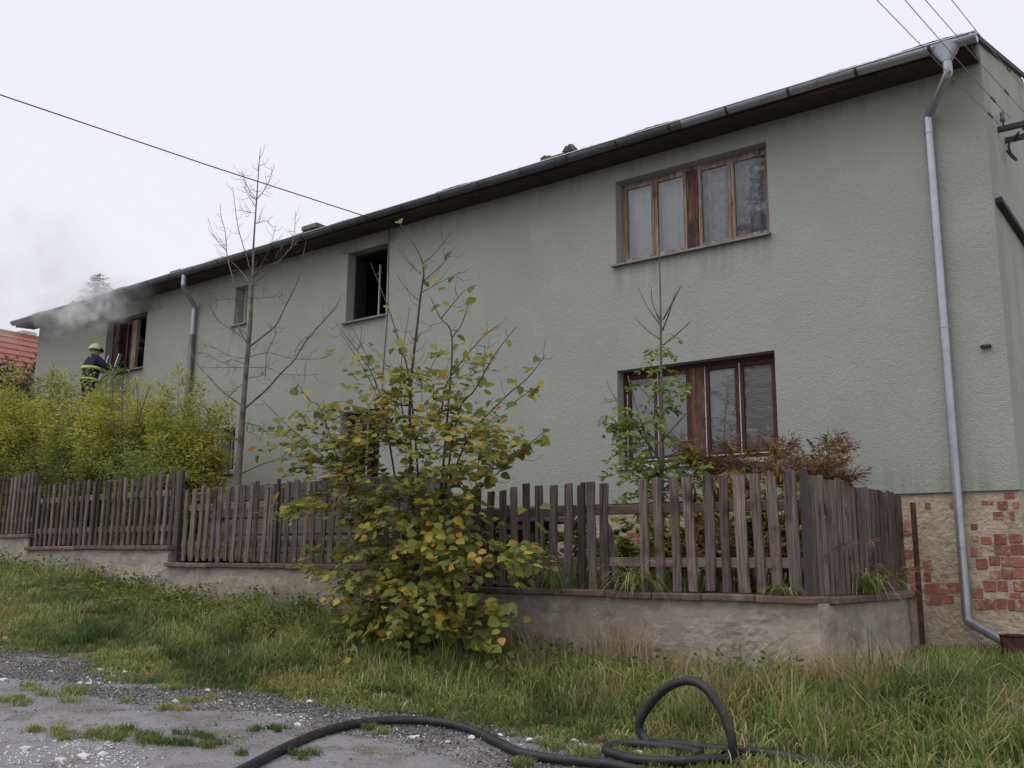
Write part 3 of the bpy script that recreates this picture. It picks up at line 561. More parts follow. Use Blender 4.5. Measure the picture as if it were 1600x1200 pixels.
# ------------------------------------------------------------------ retaining wall with coping
wallx = [(-26, -16.22, .41), (-16.22, -12.12, .205), (-12.12, -7.55, -.03), (-7.55, -2.80, -.25)]
rw = thing('retaining_wall', (-9, 7.9, .6), 'low crumbling concrete wall stepping along the foot of the picket fence', 'wall')
def rough_face(name, P0, P1, ztop, zbot, out, seed, mt, par, erode=None):
    L_ = np.linalg.norm(np.array(P1) - np.array(P0)); nu = max(2, int(L_ / .035)); nv = 26
    V = []; r_ = np.random.default_rng(seed); ph = r_.uniform(0, 6, 8)
    d = (np.array(P1) - np.array(P0)) / L_; nrm = np.array(out, float)
    for i in range(nu + 1):
        s_ = L_ * i / nu; base = np.array(P0) + d * s_
        zb = zbot(base)
        for j in range(nv + 1):
            t = j / nv; z = zb + (ztop - zb) * t; wx = base[0] + base[1] * .7
            nv_ = lambda k: mnoise.noise(Vector((wx * k + ph[0], z * k + ph[1], seed)));  f = .022 * nv_(2.3) + .011 * nv_(6.5) + .005 * nv_(17)
            e = 0
            if erode: e = erode(base, z, t)
            f -= e * (.010 + .016 * max(-.3, nv_(13)) + .010 * nv_(26))
            if 0 < i < nu and j < nv: pass
            else: f *= .4
            p = base + nrm * f; V.append((p[0], p[1], z))
    m1 = nv + 1; F = [(i * m1 + j, (i + 1) * m1 + j, (i + 1) * m1 + j + 1, i * m1 + j + 1) for i in range(nu) for j in range(nv)]
    nb = len(V)                                            # back face and top so that the wall has thickness
    for i in (0, nu):
        for z in (zbot(np.array(P0) + d * L_ * i / nu), ztop):
            p = np.array(P0) + d * L_ * i / nu - nrm * .26; V.append((p[0], p[1], z))
    F += [(nb, nb + 1, nb + 3, nb + 2), tuple([nv + i * m1 for i in range(nu + 1)] + [nb + 3, nb + 1]), tuple([j for j in range(nv + 1)][::-1] + [nb, nb + 1]), tuple([nu * m1 + j for j in range(nv + 1)] + [nb + 3, nb + 2])]
    return obj(name, V, F, mt, par, smooth=False)
def er(base, z, t):
    e = 0
    for cx_, cz_, rx_, rz_ in ((-3.45, Z(-.66), .5, .16), (-4.6, Z(-.85), .5, .12), (-6.6, Z(-.75), .5, .10), (-3.32, Z(-.45), .24, .08), (-12.3, Z(-.2), .2, .15)):
        q = ((base[0] - cx_) / rx_) ** 2 + ((z - cz_) / rz_) ** 2; e = max(e, min(1, max(0, 1.4 - q)))
    return e
for i, (xa, xb, zt) in enumerate(wallx):
    rough_face('wall_section', (xa, 7.90, 0), (xb, 7.90, 0), Z(zt) - .06, lambda p: float(terr(p[0], 7.8)) - .25, (0, -1, 0), i, CON, rw, er)
rough_face('wall_section', (-2.80, 7.90, 0), (-2.80, 10.9, 0), Z(-.27) - .06, lambda p: float(terr(p[0] + .05, p[1])) - .25, (1, 0, 0), 9, CON, rw, None)
for i, (xa, xb, zt) in enumerate(wallx):
    x = xa
    while x < xb - .02:
        ln = min(random.choice((.5, .5, .62, .98)), xb - x)
        if xb - x - ln < .15: ln = xb - x
        dy = random.uniform(-.012, .012); dz = random.uniform(-.006, .006); last = i < 3 and x + ln >= xb - .01
        o = bx(x + .003, x + ln - .003 + (.06 if last else 0), 7.845 + dy, 8.17, Z(zt) - .06 + dz, Z(zt) + dz).build('coping', CAP, rw, loc=(x, 7.9, Z(zt)))
        bevel(o, .012, 2); x += ln
y = 8.18
while y < 10.88:
    ln = min(.55, 10.9 - y); dz = random.uniform(-.006, .004)
    bevel(bx(-3.07, -2.735 + random.uniform(-.01, .012), y + .003, y + ln - .003, Z(-.262) - .06 + dz, Z(-.262) + dz).build('coping', CAP, rw, loc=(-2.9, y, Z(-.26))), .012, 2); y += ln
for k in range(16):                                        # rubble stuck in the broken render
    cx_, cz_, rx_, rz_ = random.choice(((-3.55, -.62, .6, .17), (-3.4, -.5, .3, .12), (-4.6, -.82, .4, .1)))
    V, F = blob((cx_ + random.uniform(-rx_, rx_), 7.925, Z(cz_ + random.uniform(-rz_, rz_))), (random.uniform(.02, .05), .03, random.uniform(.015, .03)), 50 + k); obj('embedded_stone', V, F, CON, rw)

# ------------------------------------------------------------------ picket fences
def picket_mesh(P, u, n, wd, th, h, tilt=0, point=0, z0=0, seed=0):
    """P base point, u along the fence, n outward; a sawn board with a slightly bowed, uneven outline"""
    r_ = np.random.default_rng(seed); u = np.array(u); n = np.array(n); V = []
    lv = [0, .25, .5, .75, .93, 1.0]; bow = r_.uniform(-.012, .012)
    for t in lv:
        w_ = wd * (1 + r_.uniform(-.07, .07)) * (1 if t < .95 else 1 - .85 * point * (t > .97)); c = np.array(P) + u * (math.tan(tilt) * h * t + bow * math.sin(t * 3.1)) + n * r_.uniform(-.003, .003)
        dz = r_.uniform(-.008, .008) if t == 1 else 0
        for a_, b_ in ((-1, 1), (1, 1), (1, -1), (-1, -1)):
            p = c + u * a_ * w_ / 2 + n * b_ * th / 2; V.append((p[0], p[1], P[2] + h * t + dz + (a_ * r_.uniform(-.006, .006) if t == 1 else 0)))
    F = [(4 * i + k, 4 * i + (k + 1) % 4, 4 * i + 4 + (k + 1) % 4, 4 * i + 4 + k) for i in range(len(lv) - 1) for k in range(4)] + [(3, 2, 1, 0), tuple(4 * (len(lv) - 1) + k for k in range(4))]
    return V, F
sd = [0]
def picket(par, P, u, n, wd, h, tilt=0, point=0, th=.022, mt=None):
    sd[0] += 1; V, F = picket_mesh(P, u, n, wd, th, h, tilt, point, seed=sd[0]); return obj('picket', V, F, mt or WOOD, par, loc=P)
YFp = 7.985; U = (1, 0, 0); NF = (0, -1, 0)
def rail(par, xa, xb, z, y0=8.0, hh=.045):
    o = MB().box(xa, xb, y0, y0 + .035, z - hh, z + hh).build('rail', RAIL, par, loc=((xa + xb) / 2, y0, z)); bevel(o, .006, 1)
def post(par, x, y, z0, z1, r=.019):
    bx(x - r, x + r, y - r, y + r, z0, z1).build('post', STEEL, par, loc=(x, y, z0))
# near section on the right: every picket where the photograph has it
fr = thing('picket_fence', (-5.2, 8, Z(-.25)), 'weathered grey picket fence with wide gaps and a broken slat on the low wall', 'fence', 'picket fences')
for px in (727, 745, 765, 784, 803, 824, 844, 865, 886, 907, 927, 945, 1007, 1031, 1057, 1082, 1108, 1134, 1160, 1188, 1212, 1241):
    p = onY(px, 840, YFp); wd = random.uniform(.082, .095) * (1.12 if px in (1160, 1241, 1108) else 1); h = 1.03 + random.uniform(-.015, .02) - (.03 if px < 800 else 0)
    picket(fr, (p[0], YFp, Z(-.235) + random.uniform(-.01, .01)), U, NF, wd, h + (.03 if px == 1212 else 0), random.gauss(-.006, .016) - (.018 if px > 1000 else 0), 1 if px == 1212 else 0)
for k in range(4): picket(fr, (-7.42 + .165 * k, YFp, Z(-.235)), U, NF, .085, 1.0, random.uniform(-.02, .02))
sd[0] += 1; p = onY(966, 925, YFp + .03); V, F = picket_mesh((p[0], YFp + .03, Z(-.24)), U, NF, .06, .02, .62, -.16, .8, seed=901)
obj('broken_picket', V, F, WOOD, fr, loc=(p[0], YFp, Z(-.24)))['label'] = 'broken leaning slat stump'
rail(fr, -7.5, -2.95, Z(.52)); rail(fr, -7.5, -2.95, Z(.02))
post(fr, -5.14, 7.952, Z(-.26), Z(.80)); post(fr, -2.895, 7.95, Z(-.28), Z(.815), .026); post(fr, -7.5, 7.952, Z(-.26), Z(.8))
# return to the house
fs = thing('picket_fence', (-2.92, 9.4, Z(-.26)), 'dark side fence of close pickets running back to the brick plinth', 'fence', 'picket fences')
n_ = 20
for k in range(n_):
    y = 8.10 + k * (10.86 - 8.10) / (n_ - 1)
    picket(fs, (-2.90, y, Z(-.25)), (0, 1, 0), (1, 0, 0), random.uniform(.085, .10), 1.035 - .012 * k / n_ + random.uniform(-.02, .02), random.uniform(-.02, .02))
for z in (.52, .02): bevel(MB().box(-2.955, -2.918, 8.05, 10.9, Z(z) - .045, Z(z) + .045).build('rail', RAIL, fs, loc=(-2.93, 9.4, Z(z))), .006, 1)
# sections to the left of the bush
def section(par, xa, xb, zt, sp, miss=0):
    x = xa + .06
    while x < xb - .03:
        if random.random() > miss: picket(par, (x, YFp, Z(zt) + .015 + random.uniform(-.012, .012)), U, NF, random.uniform(.055, .09), 1.03 + random.uniform(-.05, .03), random.gauss(0, .021))
        x += sp * random.uniform(.92, 1.09)
    rail(par, xa, xb, Z(zt) + .76); rail(par, xa, xb, Z(zt) + .25)
fm_ = thing('picket_fence', (-9.8, 8, Z(-.03)), 'weathered picket fence section between the big bush and the step in the wall', 'fence', 'picket fences')
section(fm_, -11.93, -7.56, -.03, .158); post(fm_, -9.84, 7.952, Z(-.05), Z(1.05)); post(fm_, -11.985, 7.952, Z(-.02), Z(1.275), .024)
fl_ = thing('picket_fence', (-14.2, 8, Z(.2)), 'weathered picket fence section below the yellow green willow hedge, with mossy slats', 'fence', 'picket fences')
section(fl_, -16.2, -12.02, .205, .15); post(fl_, -14.3, 7.952, Z(.19), Z(1.26)); post(fl_, -16.22, 7.952, Z(.2), Z(1.3))
ff_ = thing('picket_fence', (-19, 8, Z(.4)), 'highest step of the picket fence, dark slats beyond the second drop in the wall', 'fence', 'picket fences')
section(ff_, -22.6, -16.25, .41, .15); post(ff_, -18.6, 7.952, Z(.4), Z(1.5)); post(ff_, -20.9, 7.952, Z(.4), Z(1.5))
# lone rusty post by the plinth
p0 = onY(1440, 968, 10.6); p1 = onY(1433, 785, 10.6)
m_ = MB(); m_.box(p0[0] - .028, p0[0] + .028, 10.57, 10.578, p0[2] - .25, p1[2]); m_.box(p0[0] - .028, p0[0] - .02, 10.578, 10.63, p0[2] - .25, p1[2])
tag(m_.build('rusty_post', RUST, loc=(p0[0], 10.6, p0[2])), 'bare rusty angle iron post standing before the brick plinth', 'post')
# drain pot under the downpipe
p = onY(1588, 1040, YP - .45)
V = []; n = 16; pr = [(.13, 0), (.15, .02), (.155, .22), (.17, .24), (.145, .24), (.13, .05)]
zb = float(terr(p[0], p[1])) - .05
for r_, z_ in pr:
    for k in range(n): q = 2 * math.pi * k / n; V.append((el[0] + .12 + r_ * math.cos(q), el[1] - .1 + r_ * math.sin(q), zb + z_))
F = [(i * n + k, i * n + (k + 1) % n, (i + 1) * n + (k + 1) % n, (i + 1) * n + k) for i in range(len(pr) - 1) for k in range(n)] + [tuple(range(n))[::-1], tuple((len(pr) - 1) * n + k for k in range(n))]
tag(obj('drain_pipe', V, F, RUST, loc=(el[0] + .12, el[1] - .1, zb), smooth=False), 'rusty drain pipe mouth in the grass below the downpipe', 'drain')
# board store behind the fence, slab heap
bs = thing('compost_bin', (-9.4, 8.75, 1.35), 'low grey board bin standing behind the middle of the picket fence', 'bin')
for k in range(5):
    z = Z(-.12) + k * .245
    bevel(bx(-11.75, -8.1, 8.62, 8.65, z, z + .215).build('board', BOARD, bs, loc=(-9.9, 8.63, z)), .006, 1); bevel(bx(-11.75, -8.1, 9.35, 9.38, z, z + .215).build('board', BOARD, bs, loc=(-9.9, 9.36, z)), .006, 1)
    for x in (-11.72, -8.16): bevel(bx(x, x + .03, 8.655, 9.345, z + .01, z + .2).build('board', BOARD, bs, loc=(x, 9, z)), .006, 1)
for x in (-11.66, -10.5, -9.3, -8.26): bx(x, x + .07, 8.652, 8.72, Z(-.2), Z(1.09)).build('post', BOARD, bs, loc=(x, 8.7, Z(0)))
hp = thing('slab_heap', (-6.9, 8.8, 1.2), 'heap of dark broken slabs behind the fence beside the big bush', 'rubble')
for k in range(12):
    zz = Z(-.1) + .062 * k; m_ = MB(); a_ = random.uniform(-.4, .4); m_.obox((-7.0 + random.uniform(-.25, .25) + .02 * k, 8.8 + random.uniform(-.06, .06), zz), (math.cos(a_), math.sin(a_), random.uniform(-.04, .04)), (-math.sin(a_), math.cos(a_), 0), (0, 0, 1), random.uniform(.45, .75), random.uniform(.22, .3), .033)
    bevel(m_.build('slab', CHM, hp), .01, 1)

# ------------------------------------------------------------------ scatter helpers for foliage
def leaf_tmpl(kind):
    if kind == 'heart':
        P = [(0, 0, 0), (.30, .02, .05), (.50, .28, .10), (.44, .60, .09), (.20, .88, .04), (0, 1.06, -.04), (-.20, .88, .04), (-.44, .60, .09), (-.50, .28, .10), (-.30, .02, .05), (0, .5, -.03)]
        F = [(10, i, i + 1 if i < 9 else 0) for i in range(1, 10)] + [(10, 0, 1)]
        return np.array(P), np.array([(a, b, c) for a, b, c in F])
    if kind == 'lance': return np.array([(0, 0, 0), (.5, .4, .06), (0, 1, 0), (-.5, .4, .06)]), np.array([(0, 1, 2), (0, 2, 3)])
    if kind == 'oval': return np.array([(0, 0, 0), (.42, .25, .08), (.40, .65, .08), (0, 1, 0), (-.40, .65, .08), (-.42, .25, .08)]), np.array([(0, 1, 2), (0, 2, 3), (0, 3, 4), (0, 4, 5)])
def frames(D, Nn):
    D = D / (np.linalg.norm(D, axis=1, keepdims=True) + 1e-9); X = np.cross(D, Nn); X /= (np.linalg.norm(X, axis=1, keepdims=True) + 1e-9); Zz = np.cross(X, D); return X, D, Zz
def scatter(name, kind, P, D, Nn, ln, wd, mt, parent=None, stuff=True, loc=None):
    T, F = leaf_tmpl(kind); X, Y_, Z_ = frames(D, Nn); ln = np.broadcast_to(ln, (len(P),)); wd = np.broadcast_to(wd, (len(P),))
    V = P[:, None, :] + X[:, None, :] * (T[None, :, 0:1] * wd[:, None, None]) + Y_[:, None, :] * (T[None, :, 1:2] * ln[:, None, None]) + Z_[:, None, :] * (T[None, :, 2:3] * wd[:, None, None] * np.random.default_rng(len(P)).uniform(-.8, 3.2, (len(P), 1, 1)))
    FF = F[None] + (np.arange(len(P)) * len(T))[:, None, None]
    return obj(name, V.reshape(-1, 3), FF.reshape(-1, 3), mt, parent, loc, kind='stuff' if stuff else None)
def rdir(n, up=0): d = rng.normal(size=(n, 3)); d[:, 2] += up; return d / np.linalg.norm(d, axis=1, keepdims=True)
def blades(name, P, h, wd, lean, mt, parent=None, loc=None, curl=.5, kind='stuff'):
    n = len(P); yaw = rng.uniform(0, 2 * np.pi, n); fa = yaw + np.pi / 2 + rng.normal(0, .6, n)
    d = np.stack([np.cos(yaw), np.sin(yaw), 0 * yaw], 1); s = np.stack([np.cos(fa), np.sin(fa), 0 * fa], 1); up = np.array([0, 0, 1.])
    h = np.broadcast_to(h, (n,))[:, None]; wd = np.broadcast_to(wd, (n,))[:, None]; lean = np.broadcast_to(lean, (n,))[:, None]
    m1 = P + up * h * .55 + d * h * lean * .35; tip = P + up * h * (1 - .35 * lean * curl) + d * h * lean * (.75 + curl * .4)
    V = np.stack([P - s * wd, P + s * wd, m1 - s * wd * .8, m1 + s * wd * .8, tip], 1).reshape(-1, 3)
    b = np.arange(n)[:, None] * 5; F = np.concatenate([b + np.array([[0, 1, 3]]), b + np.array([[0, 3, 2]]), b + np.array([[2, 3, 4]])], 0)
    return obj(name, V, F, mt, parent, loc, kind=kind)

# ------------------------------------------------------------------ grass bank
def bank_pts(n, x0=-24, x1=2.2, y0=4.6, y1=7.88):
    x = rng.uniform(x0, x1, n); y = rng.uniform(y0, y1, n); k = (y > edgeY(x) - .10 + .14 * np.sin(x * 3.1) * np.sin(x * 1.3 + 1) + rng.normal(0, .09, n)); x, y = x[k], y[k]
    return np.stack([x, y, terr(x, y) - .012], 1)
def clump_grass(C, per, hts, wds, mt, name, label, spread=.05):
    n = len(C) * per; ci = np.repeat(np.arange(len(C)), per); h = np.repeat(hts, per) * rng.uniform(.45, 1.25, n)
    yaw = np.repeat(rng.uniform(0, 2 * np.pi, len(C)), per) + rng.normal(0, 1.15, n); off = rng.normal(0, spread, (n, 2)); P = C[ci].copy(); P[:, :2] += off
    P[:, 1] = np.where((P[:, 0] < -2.75) & (C[ci][:, 1] < 7.9), np.minimum(P[:, 1], 7.87), P[:, 1])
    d = np.stack([np.cos(yaw), np.sin(yaw), 0 * yaw], 1); fa = yaw + np.pi / 2 + rng.normal(0, .5, n); s_ = np.stack([np.cos(fa), np.sin(fa), 0 * fa], 1); w_ = rng.uniform(.6, 1.3, n)[:, None] * wds; h = h[:, None]
    le = np.clip(np.repeat(rng.uniform(.35, 1.15, len(C)), per) + rng.normal(0, .28, n), .05, 1.5)[:, None]; up = np.array([0, 0, 1.])
    c1 = P + up * h * .45 + d * h * le * .16; c2 = P + up * h * (.80 - .14 * le) + d * h * le * .52; c3 = P + up * h * (1.0 - .55 * le) + d * h * le * (.98)
    V = np.stack([P - s_ * w_, P + s_ * w_, c1 - s_ * w_, c1 + s_ * w_, c2 - s_ * w_ * .7, c2 + s_ * w_ * .7, c3], 1).reshape(-1, 3); b = np.arange(n)[:, None] * 7
    F = np.concatenate([b + np.array([f]) for f in ([0, 1, 3], [0, 3, 2], [2, 3, 5], [2, 5, 4], [4, 5, 6])], 0)
    return tag(obj(name, V, F, mt, kind='stuff'), label, 'grass')
def hts_of(C):
    e = np.clip((C[:, 1] - edgeY(C[:, 0])) / 1.5, .0, 1); pat = .75 + .55 * wob(C[:, 0] * 1.7, C[:, 1] * 1.7, 1)
    return (.055 + .23 * e * np.clip(pat, .2, 1.3)) * rng.uniform(.55, 1.3, len(C)) * np.where(C[:, 0] > -6.3, 1.12 - .42 * np.clip((C[:, 1] - 7.1) / .6, 0, 1), np.where(C[:, 0] < -10.5, .52, .95))
C = np.concatenate([bank_pts(5200), bank_pts(2600, -8, 2.2), bank_pts(1500, -12, 2, 4.8, 6.1)]); hC = hts_of(C)
hoA = onT(1035, 1180); dH = np.hypot((C[:, 0] - hoA[0]) / .6, (C[:, 1] - hoA[1]) / .36); hC = hC * np.clip(.26 + .8 * np.clip(dH - .75, 0, 1), 0, 1)
tus = rng.uniform(size=len(C)) < .10; hC = np.where(tus, hC * 1.9, hC)
clump_grass(C, 27, hC, .0040, GRASS, 'grass', 'long unkempt green and straw coloured grass on the bank below the wall', .06)
hp_ = np.concatenate([bank_pts(1900, -12.5, -7.2, 6.6, 7.85), bank_pts(450, -7.2, -2.8, 7.2, 7.85), bank_pts(350, -17, -12, 7.0, 7.85)]); kk = wob(hp_[:, 0] * 1.9, hp_[:, 1] * 1.9, 2) > .05; hp_ = hp_[kk]
hp_ = np.repeat(hp_, 3, 0) + rng.normal(0, .05, (len(hp_) * 3, 3)); hp_[:, 1] = np.minimum(hp_[:, 1], 7.86); hp_[:, 2] = terr(hp_[:, 0], hp_[:, 1]) + rng.uniform(.06, .27, len(hp_))
tag(scatter('ground_herbs', 'oval', hp_, rdir(len(hp_)) * np.array([1, 1, .5]), rdir(len(hp_), 1.6), rng.uniform(.035, .075, len(hp_)), rng.uniform(.025, .045, len(hp_)), LHED2), 'low broad leaved green herbs growing in the grass at the foot of the wall', 'herbs')
# grass on the strip between return fence and house corner, and inside the garden
n = 15000; x = rng.uniform(-2.7, 1.8, n); y = rng.uniform(7.8, 10.95, n); Pq = np.stack([x, y, terr(x, y) - .01], 1)
tag(blades('grass', Pq, rng.uniform(.06, .22, n) * (1 - .35 * (y > 9.8)), .004, rng.uniform(.2, 1.1, n), GRASS), 'rank grass growing up against the brick plinth beside the side fence', 'grass')
n = 14000; x = rng.uniform(-22, -3.05, n); y = rng.uniform(8.2, 10.9, n); Pq = np.stack([x, y, garden(x, y) - .01], 1)
tag(blades('grass', Pq, rng.uniform(.08, .34, n), .004, rng.uniform(.2, 1, n), GRASS), 'overgrown grass and weeds on the garden ground behind the picket fence', 'grass')
# tall dry grass in clumps along the wall foot
cl = [(-4.55, 7.66, .52, 380), (-5.6, 7.66, .40, 200), (-6.2, 7.62, .42, 260), (-3.9, 7.6, .34, 260), (-2.55, 7.6, .36, 420), (-2.3, 7.9, .3, 300), (-5.9, 7.6, .3, 240), (-1.3, 7.2, .25, 200), (-3.0, 7.2, .26, 240), (-5.3, 7.3, .25, 220), (-4.2, 6.9, .22, 200), (-2.3, 6.7, .25, 240), (-3.3, 7.0, .3, 260)]
hoB = onT(1045, 1178); Pd = []; hd = []
for cx_, cy_, hh, nn in cl:
    x = rng.normal(cx_, .17, nn); y = np.where(x > -2.72, rng.normal(cy_, .12, nn), np.minimum(rng.normal(cy_, .12, nn), 7.84)); Pd.append(np.stack([x, y, terr(x, y) - .01], 1)); hd.append(hh * rng.uniform(.5, 1.3, nn))
tag(blades('dry_grass', np.concatenate(Pd), np.concatenate(hd), .0036, rng.uniform(.05, .8, sum(c[3] for c in cl)), STRAW), 'pale dry grass stalks standing in clumps along the foot of the wall', 'grass')
# tufts on the road
tp = [(60, 1088, .22), (130, 1154, .22), (265, 1104, .22), (280, 1160, .22), (405, 1145, .14), (20, 1100, .16), (590, 1146, .1), (130, 1085, .18), (200, 1065, .18), (270, 1078, .16), (460, 1185, .1), (240, 1165, .18), (95, 1150, .15), (150, 1160, .2), (320, 1168, .14), (1010, 1190, .2), (1060, 1186, .25), (960, 1180, .12), (1100, 1180, .2), (900, 1180, .14), (820, 1198, .12), (860, 1170, .1)]
Pt = []
for px, py, r_ in tp:
    c = onT(px, py); nn = int(620 * r_ / .2); kc = rng.integers(0, 6, nn); cc_ = rng.normal(0, 1, (6, 2)) * r_ * np.array([.75, .5]); q = cc_[kc] + rng.normal(0, 1, (nn, 2)) * r_ * rng.uniform(.08, .3, 6)[kc][:, None]; x = c[0] + q[:, 0]; y = c[1] + q[:, 1]; Pt.append(np.stack([x, y, terr(x, y) + .006], 1))
Pt = np.concatenate(Pt)
tag(blades('road_tufts', Pt, rng.uniform(.02, .075, len(Pt)), .0032, rng.uniform(.2, 1.3, len(Pt)), GRASS), 'small grass tufts growing through cracks in the broken asphalt', 'grass')
# gravel and stones
def chips(n, pts, r, mt, name, label):
    T = np.array([(1, 0, -.3), (-.5, .87, -.3), (-.5, -.87, -.3), (.1, .1, .8), (0, 0, -.8)]); Fc = np.array([(0, 1, 3), (1, 2, 3), (2, 0, 3), (1, 0, 4), (2, 1, 4), (0, 2, 4)])
    n = len(pts); q = rng.uniform(0, 6.28, n); c, s = np.cos(q), np.sin(q); sc = r[:, None] * rng.uniform(.6, 1.3, (n, 3)); sc[:, 2] *= .7
    TT = T[None] * sc[:, None, :] * rng.uniform(.75, 1.25, (n, 5, 1)); V = np.stack([TT[..., 0] * c[:, None] - TT[..., 1] * s[:, None], TT[..., 0] * s[:, None] + TT[..., 1] * c[:, None], TT[..., 2]], -1) + pts[:, None, :]
    return tag(obj(name, V.reshape(-1, 3), (Fc[None] + np.arange(n)[:, None, None] * 5).reshape(-1, 3), mt), label, 'gravel', kind='stuff')
n = 170000; x = rng.uniform(-13, -2.5, n); y = rng.uniform(2.6, 6.1, n); dd = edgeY(x) - y
keep = (dd > -.05) & (rng.uniform(size=n) < np.clip(1.2 - dd * .75 + 1.5 * wob(x * 1.2, y * 1.2, 4), .13, 1)); x, y = x[keep], y[keep]
chips(0, np.stack([x, y, terr(x, y) + .014], 1), rng.uniform(.003, .010, len(x)) * (1 + (rng.uniform(size=len(x)) < .05)), STONEG, 'gravel', 'loose grey gravel scattered over the crumbling edge of the road')
wc = [(70, 1178, .9, 150), (180, 1190, .5, 110), (20, 1195, .5, 80), (150, 1172, .4, 60), (360, 1100, .5, 26), (150, 1068, .4, 30), (480, 1130, .3, 16), (620, 1155, .4, 16), (780, 1160, .3, 12)]
pts = []
for px, py, s_, nn in wc:
    c = onT(px, py); q = rng.normal(0, 1, (nn, 2)) * np.array([.35, .22]) * s_; pts.append(np.stack([c[0] + q[:, 0], c[1] + q[:, 1]], 1))
pts = np.concatenate(pts); pts = pts[pts[:, 1] < edgeY(pts[:, 0]) + .05]
STW2 = mat('white_chip', (.6, .6, .6), .9, ramp=[(0, (.42, .41, .40)), (1, (.72, .71, .70))])
chips(0, np.stack([pts[:, 0], pts[:, 1], terr(pts[:, 0], pts[:, 1]) + .02], 1), rng.uniform(.005, .016, len(pts)), STW2, 'white_gravel', 'white limestone chips scattered on the asphalt')
for k, (px, py, r_) in enumerate([(157, 1050, .05), (80, 1052, .03), (195, 1053, .035), (245, 1050, .045), (125, 1070, .05), (138, 1072, .045), (273, 1101, .055), (325, 1082, .04), (328, 1050, .03), (484, 1100, .045), (466, 1136, .045), (470, 1124, .03), (645, 1156, .04), (652, 1154, .03), (737, 1156, .045), (782, 1152, .03), (828, 1160, .035), (910, 1170, .05), (998, 1180, .045), (898, 1162, .04), (130, 1188, .06), (38, 1176, .06), (160, 1185, .055), (95, 1192, .05), (5, 1066, .05), (700, 1163, .03), (540, 1138, .03), (435, 1122, .03), (345, 1098, .03), (420, 1112, .025)]):
    c = onT(px, py); V, F = blob((c[0], c[1], terr(c[0], c[1]) + .012 + r_ * .12), (r_ * .8, r_ * .6, r_ * .36), 300 + k, 1); obj('stone', V, F, STONEW, road, loc=c)
q = bank_pts(420, -12, 1.5, 4.9, 6.6); q[:, 2] += .04
tag(scatter('fallen_leaves', 'oval', q, rdir(len(q)) * np.array([1, 1, .15]), rdir(len(q), 2), rng.uniform(.04, .08, len(q)), .05, DRYLEAF), 'brown and yellow fallen leaves lying in the grass and on the road edge', 'leaves')

# ------------------------------------------------------------------ fire hose
h1 = [(340, 1232), (395, 1203), (440, 1178), (490, 1155), (540, 1140), (590, 1133), (650, 1131), (700, 1136), (740, 1147), (775, 1165), (810, 1182), (850, 1191), (900, 1196), (960, 1203), (1040, 1222), (1150, 1245), (1300, 1250), (1350, 1222), (1272, 1198), (1204, 1186), (1162, 1180), (1121, 1177), (1080, 1172), (1052, 1169)]
HR = .031; Ph = []
for px, py in h1: c = onT(px, py + 4); Ph.append((c[0], c[1], float(terr(c[0], c[1])) + HR + .012))
A = onT(1143, 1192); B = onT(1012, 1166)
for px, py in [(1019, 1162), (1002, 1147), (1000, 1128), (1014, 1103), (1036, 1079), (1058, 1067), (1080, 1064), (1102, 1075), (1124, 1103), (1138, 1136), (1144, 1163), (1139, 1184)]:
    t = (px - 1012) / (1143 - 1012); Y = B[1] + (A[1] - B[1]) * min(1, max(0, t)) - .02; c = onY(px, py, Y); Ph.append(tuple(c))
for px, py in [(1107, 1194), (1052, 1197), (997, 1194), (970, 1188), (947, 1179), (957, 1171), (984, 1168), (1014, 1171), (1060, 1176), (1095, 1184)]:
    c = onT(px, py + 4); Ph.append((c[0], c[1], float(terr(c[0], c[1])) + HR + .012))
tag(MB().tube(spline(Ph, 10), HR, 12).build('fire_hose', HOSE, loc=Ph[3], smooth=True), 'black fire hose bowed across the asphalt with one loop standing upright in the grass', 'hose')

# ------------------------------------------------------------------ bare tree in the garden
def px_path(pts, Y, amp=0, k=5, seed=0):
    r_ = np.random.default_rng(seed); y = Y; out = []; s = r_.uniform(-1, 1) * amp
    for i, (a_, b_) in enumerate(pts): out.append(onY(a_, b_, Y + s * (i / max(1, len(pts) - 1))))
    return spline(out, k)
def twigs(mb, path, n, ln, r, seed, up=.5, planar=False):
    r_ = np.random.default_rng(seed)
    for k in range(n):
        i = int(len(path) * r_.uniform(.25, 1)) - 1; i = max(1, min(len(path) - 1, i)); t = _n(path[i] - path[i - 1]); d = r_.normal(size=3); d = _n(d - t * np.dot(d, t)); L_ = ln * r_.uniform(.35, 1)
        p0 = path[i]; p1 = p0 + (d * .8 + t * .5) * L_ * .5; p2 = p1 + (d * .4 + t * .5 + np.array([0, 0, up])) * L_ * .5
        mb.tube([p0, p1, p2], [r, r * .8, r * .5], 4)
BT = thing('bare_tree', onY(372, 745, 9.5) - np.array([0, 0, .95]), 'slender leafless tree with upswept twigs rising behind the fence past the eave', 'tree')
YT = 9.5
tr = px_path([(370, 800), (372, 742), (377, 680), (380, 635), (386, 562), (391, 505), (393, 470), (395, 432), (396, 385), (400, 325), (404, 267), (406, 239)], YT, 0, 5)
tr[0][2] = float(garden(tr[0][0], YT)) - .1
MB().tube(tr, np.interp(np.linspace(0, 1, len(tr)), [0, .15, .5, .75, 1], [.066, .053, .031, .015, .005]), 9).build('trunk', BARK, BT, smooth=True)
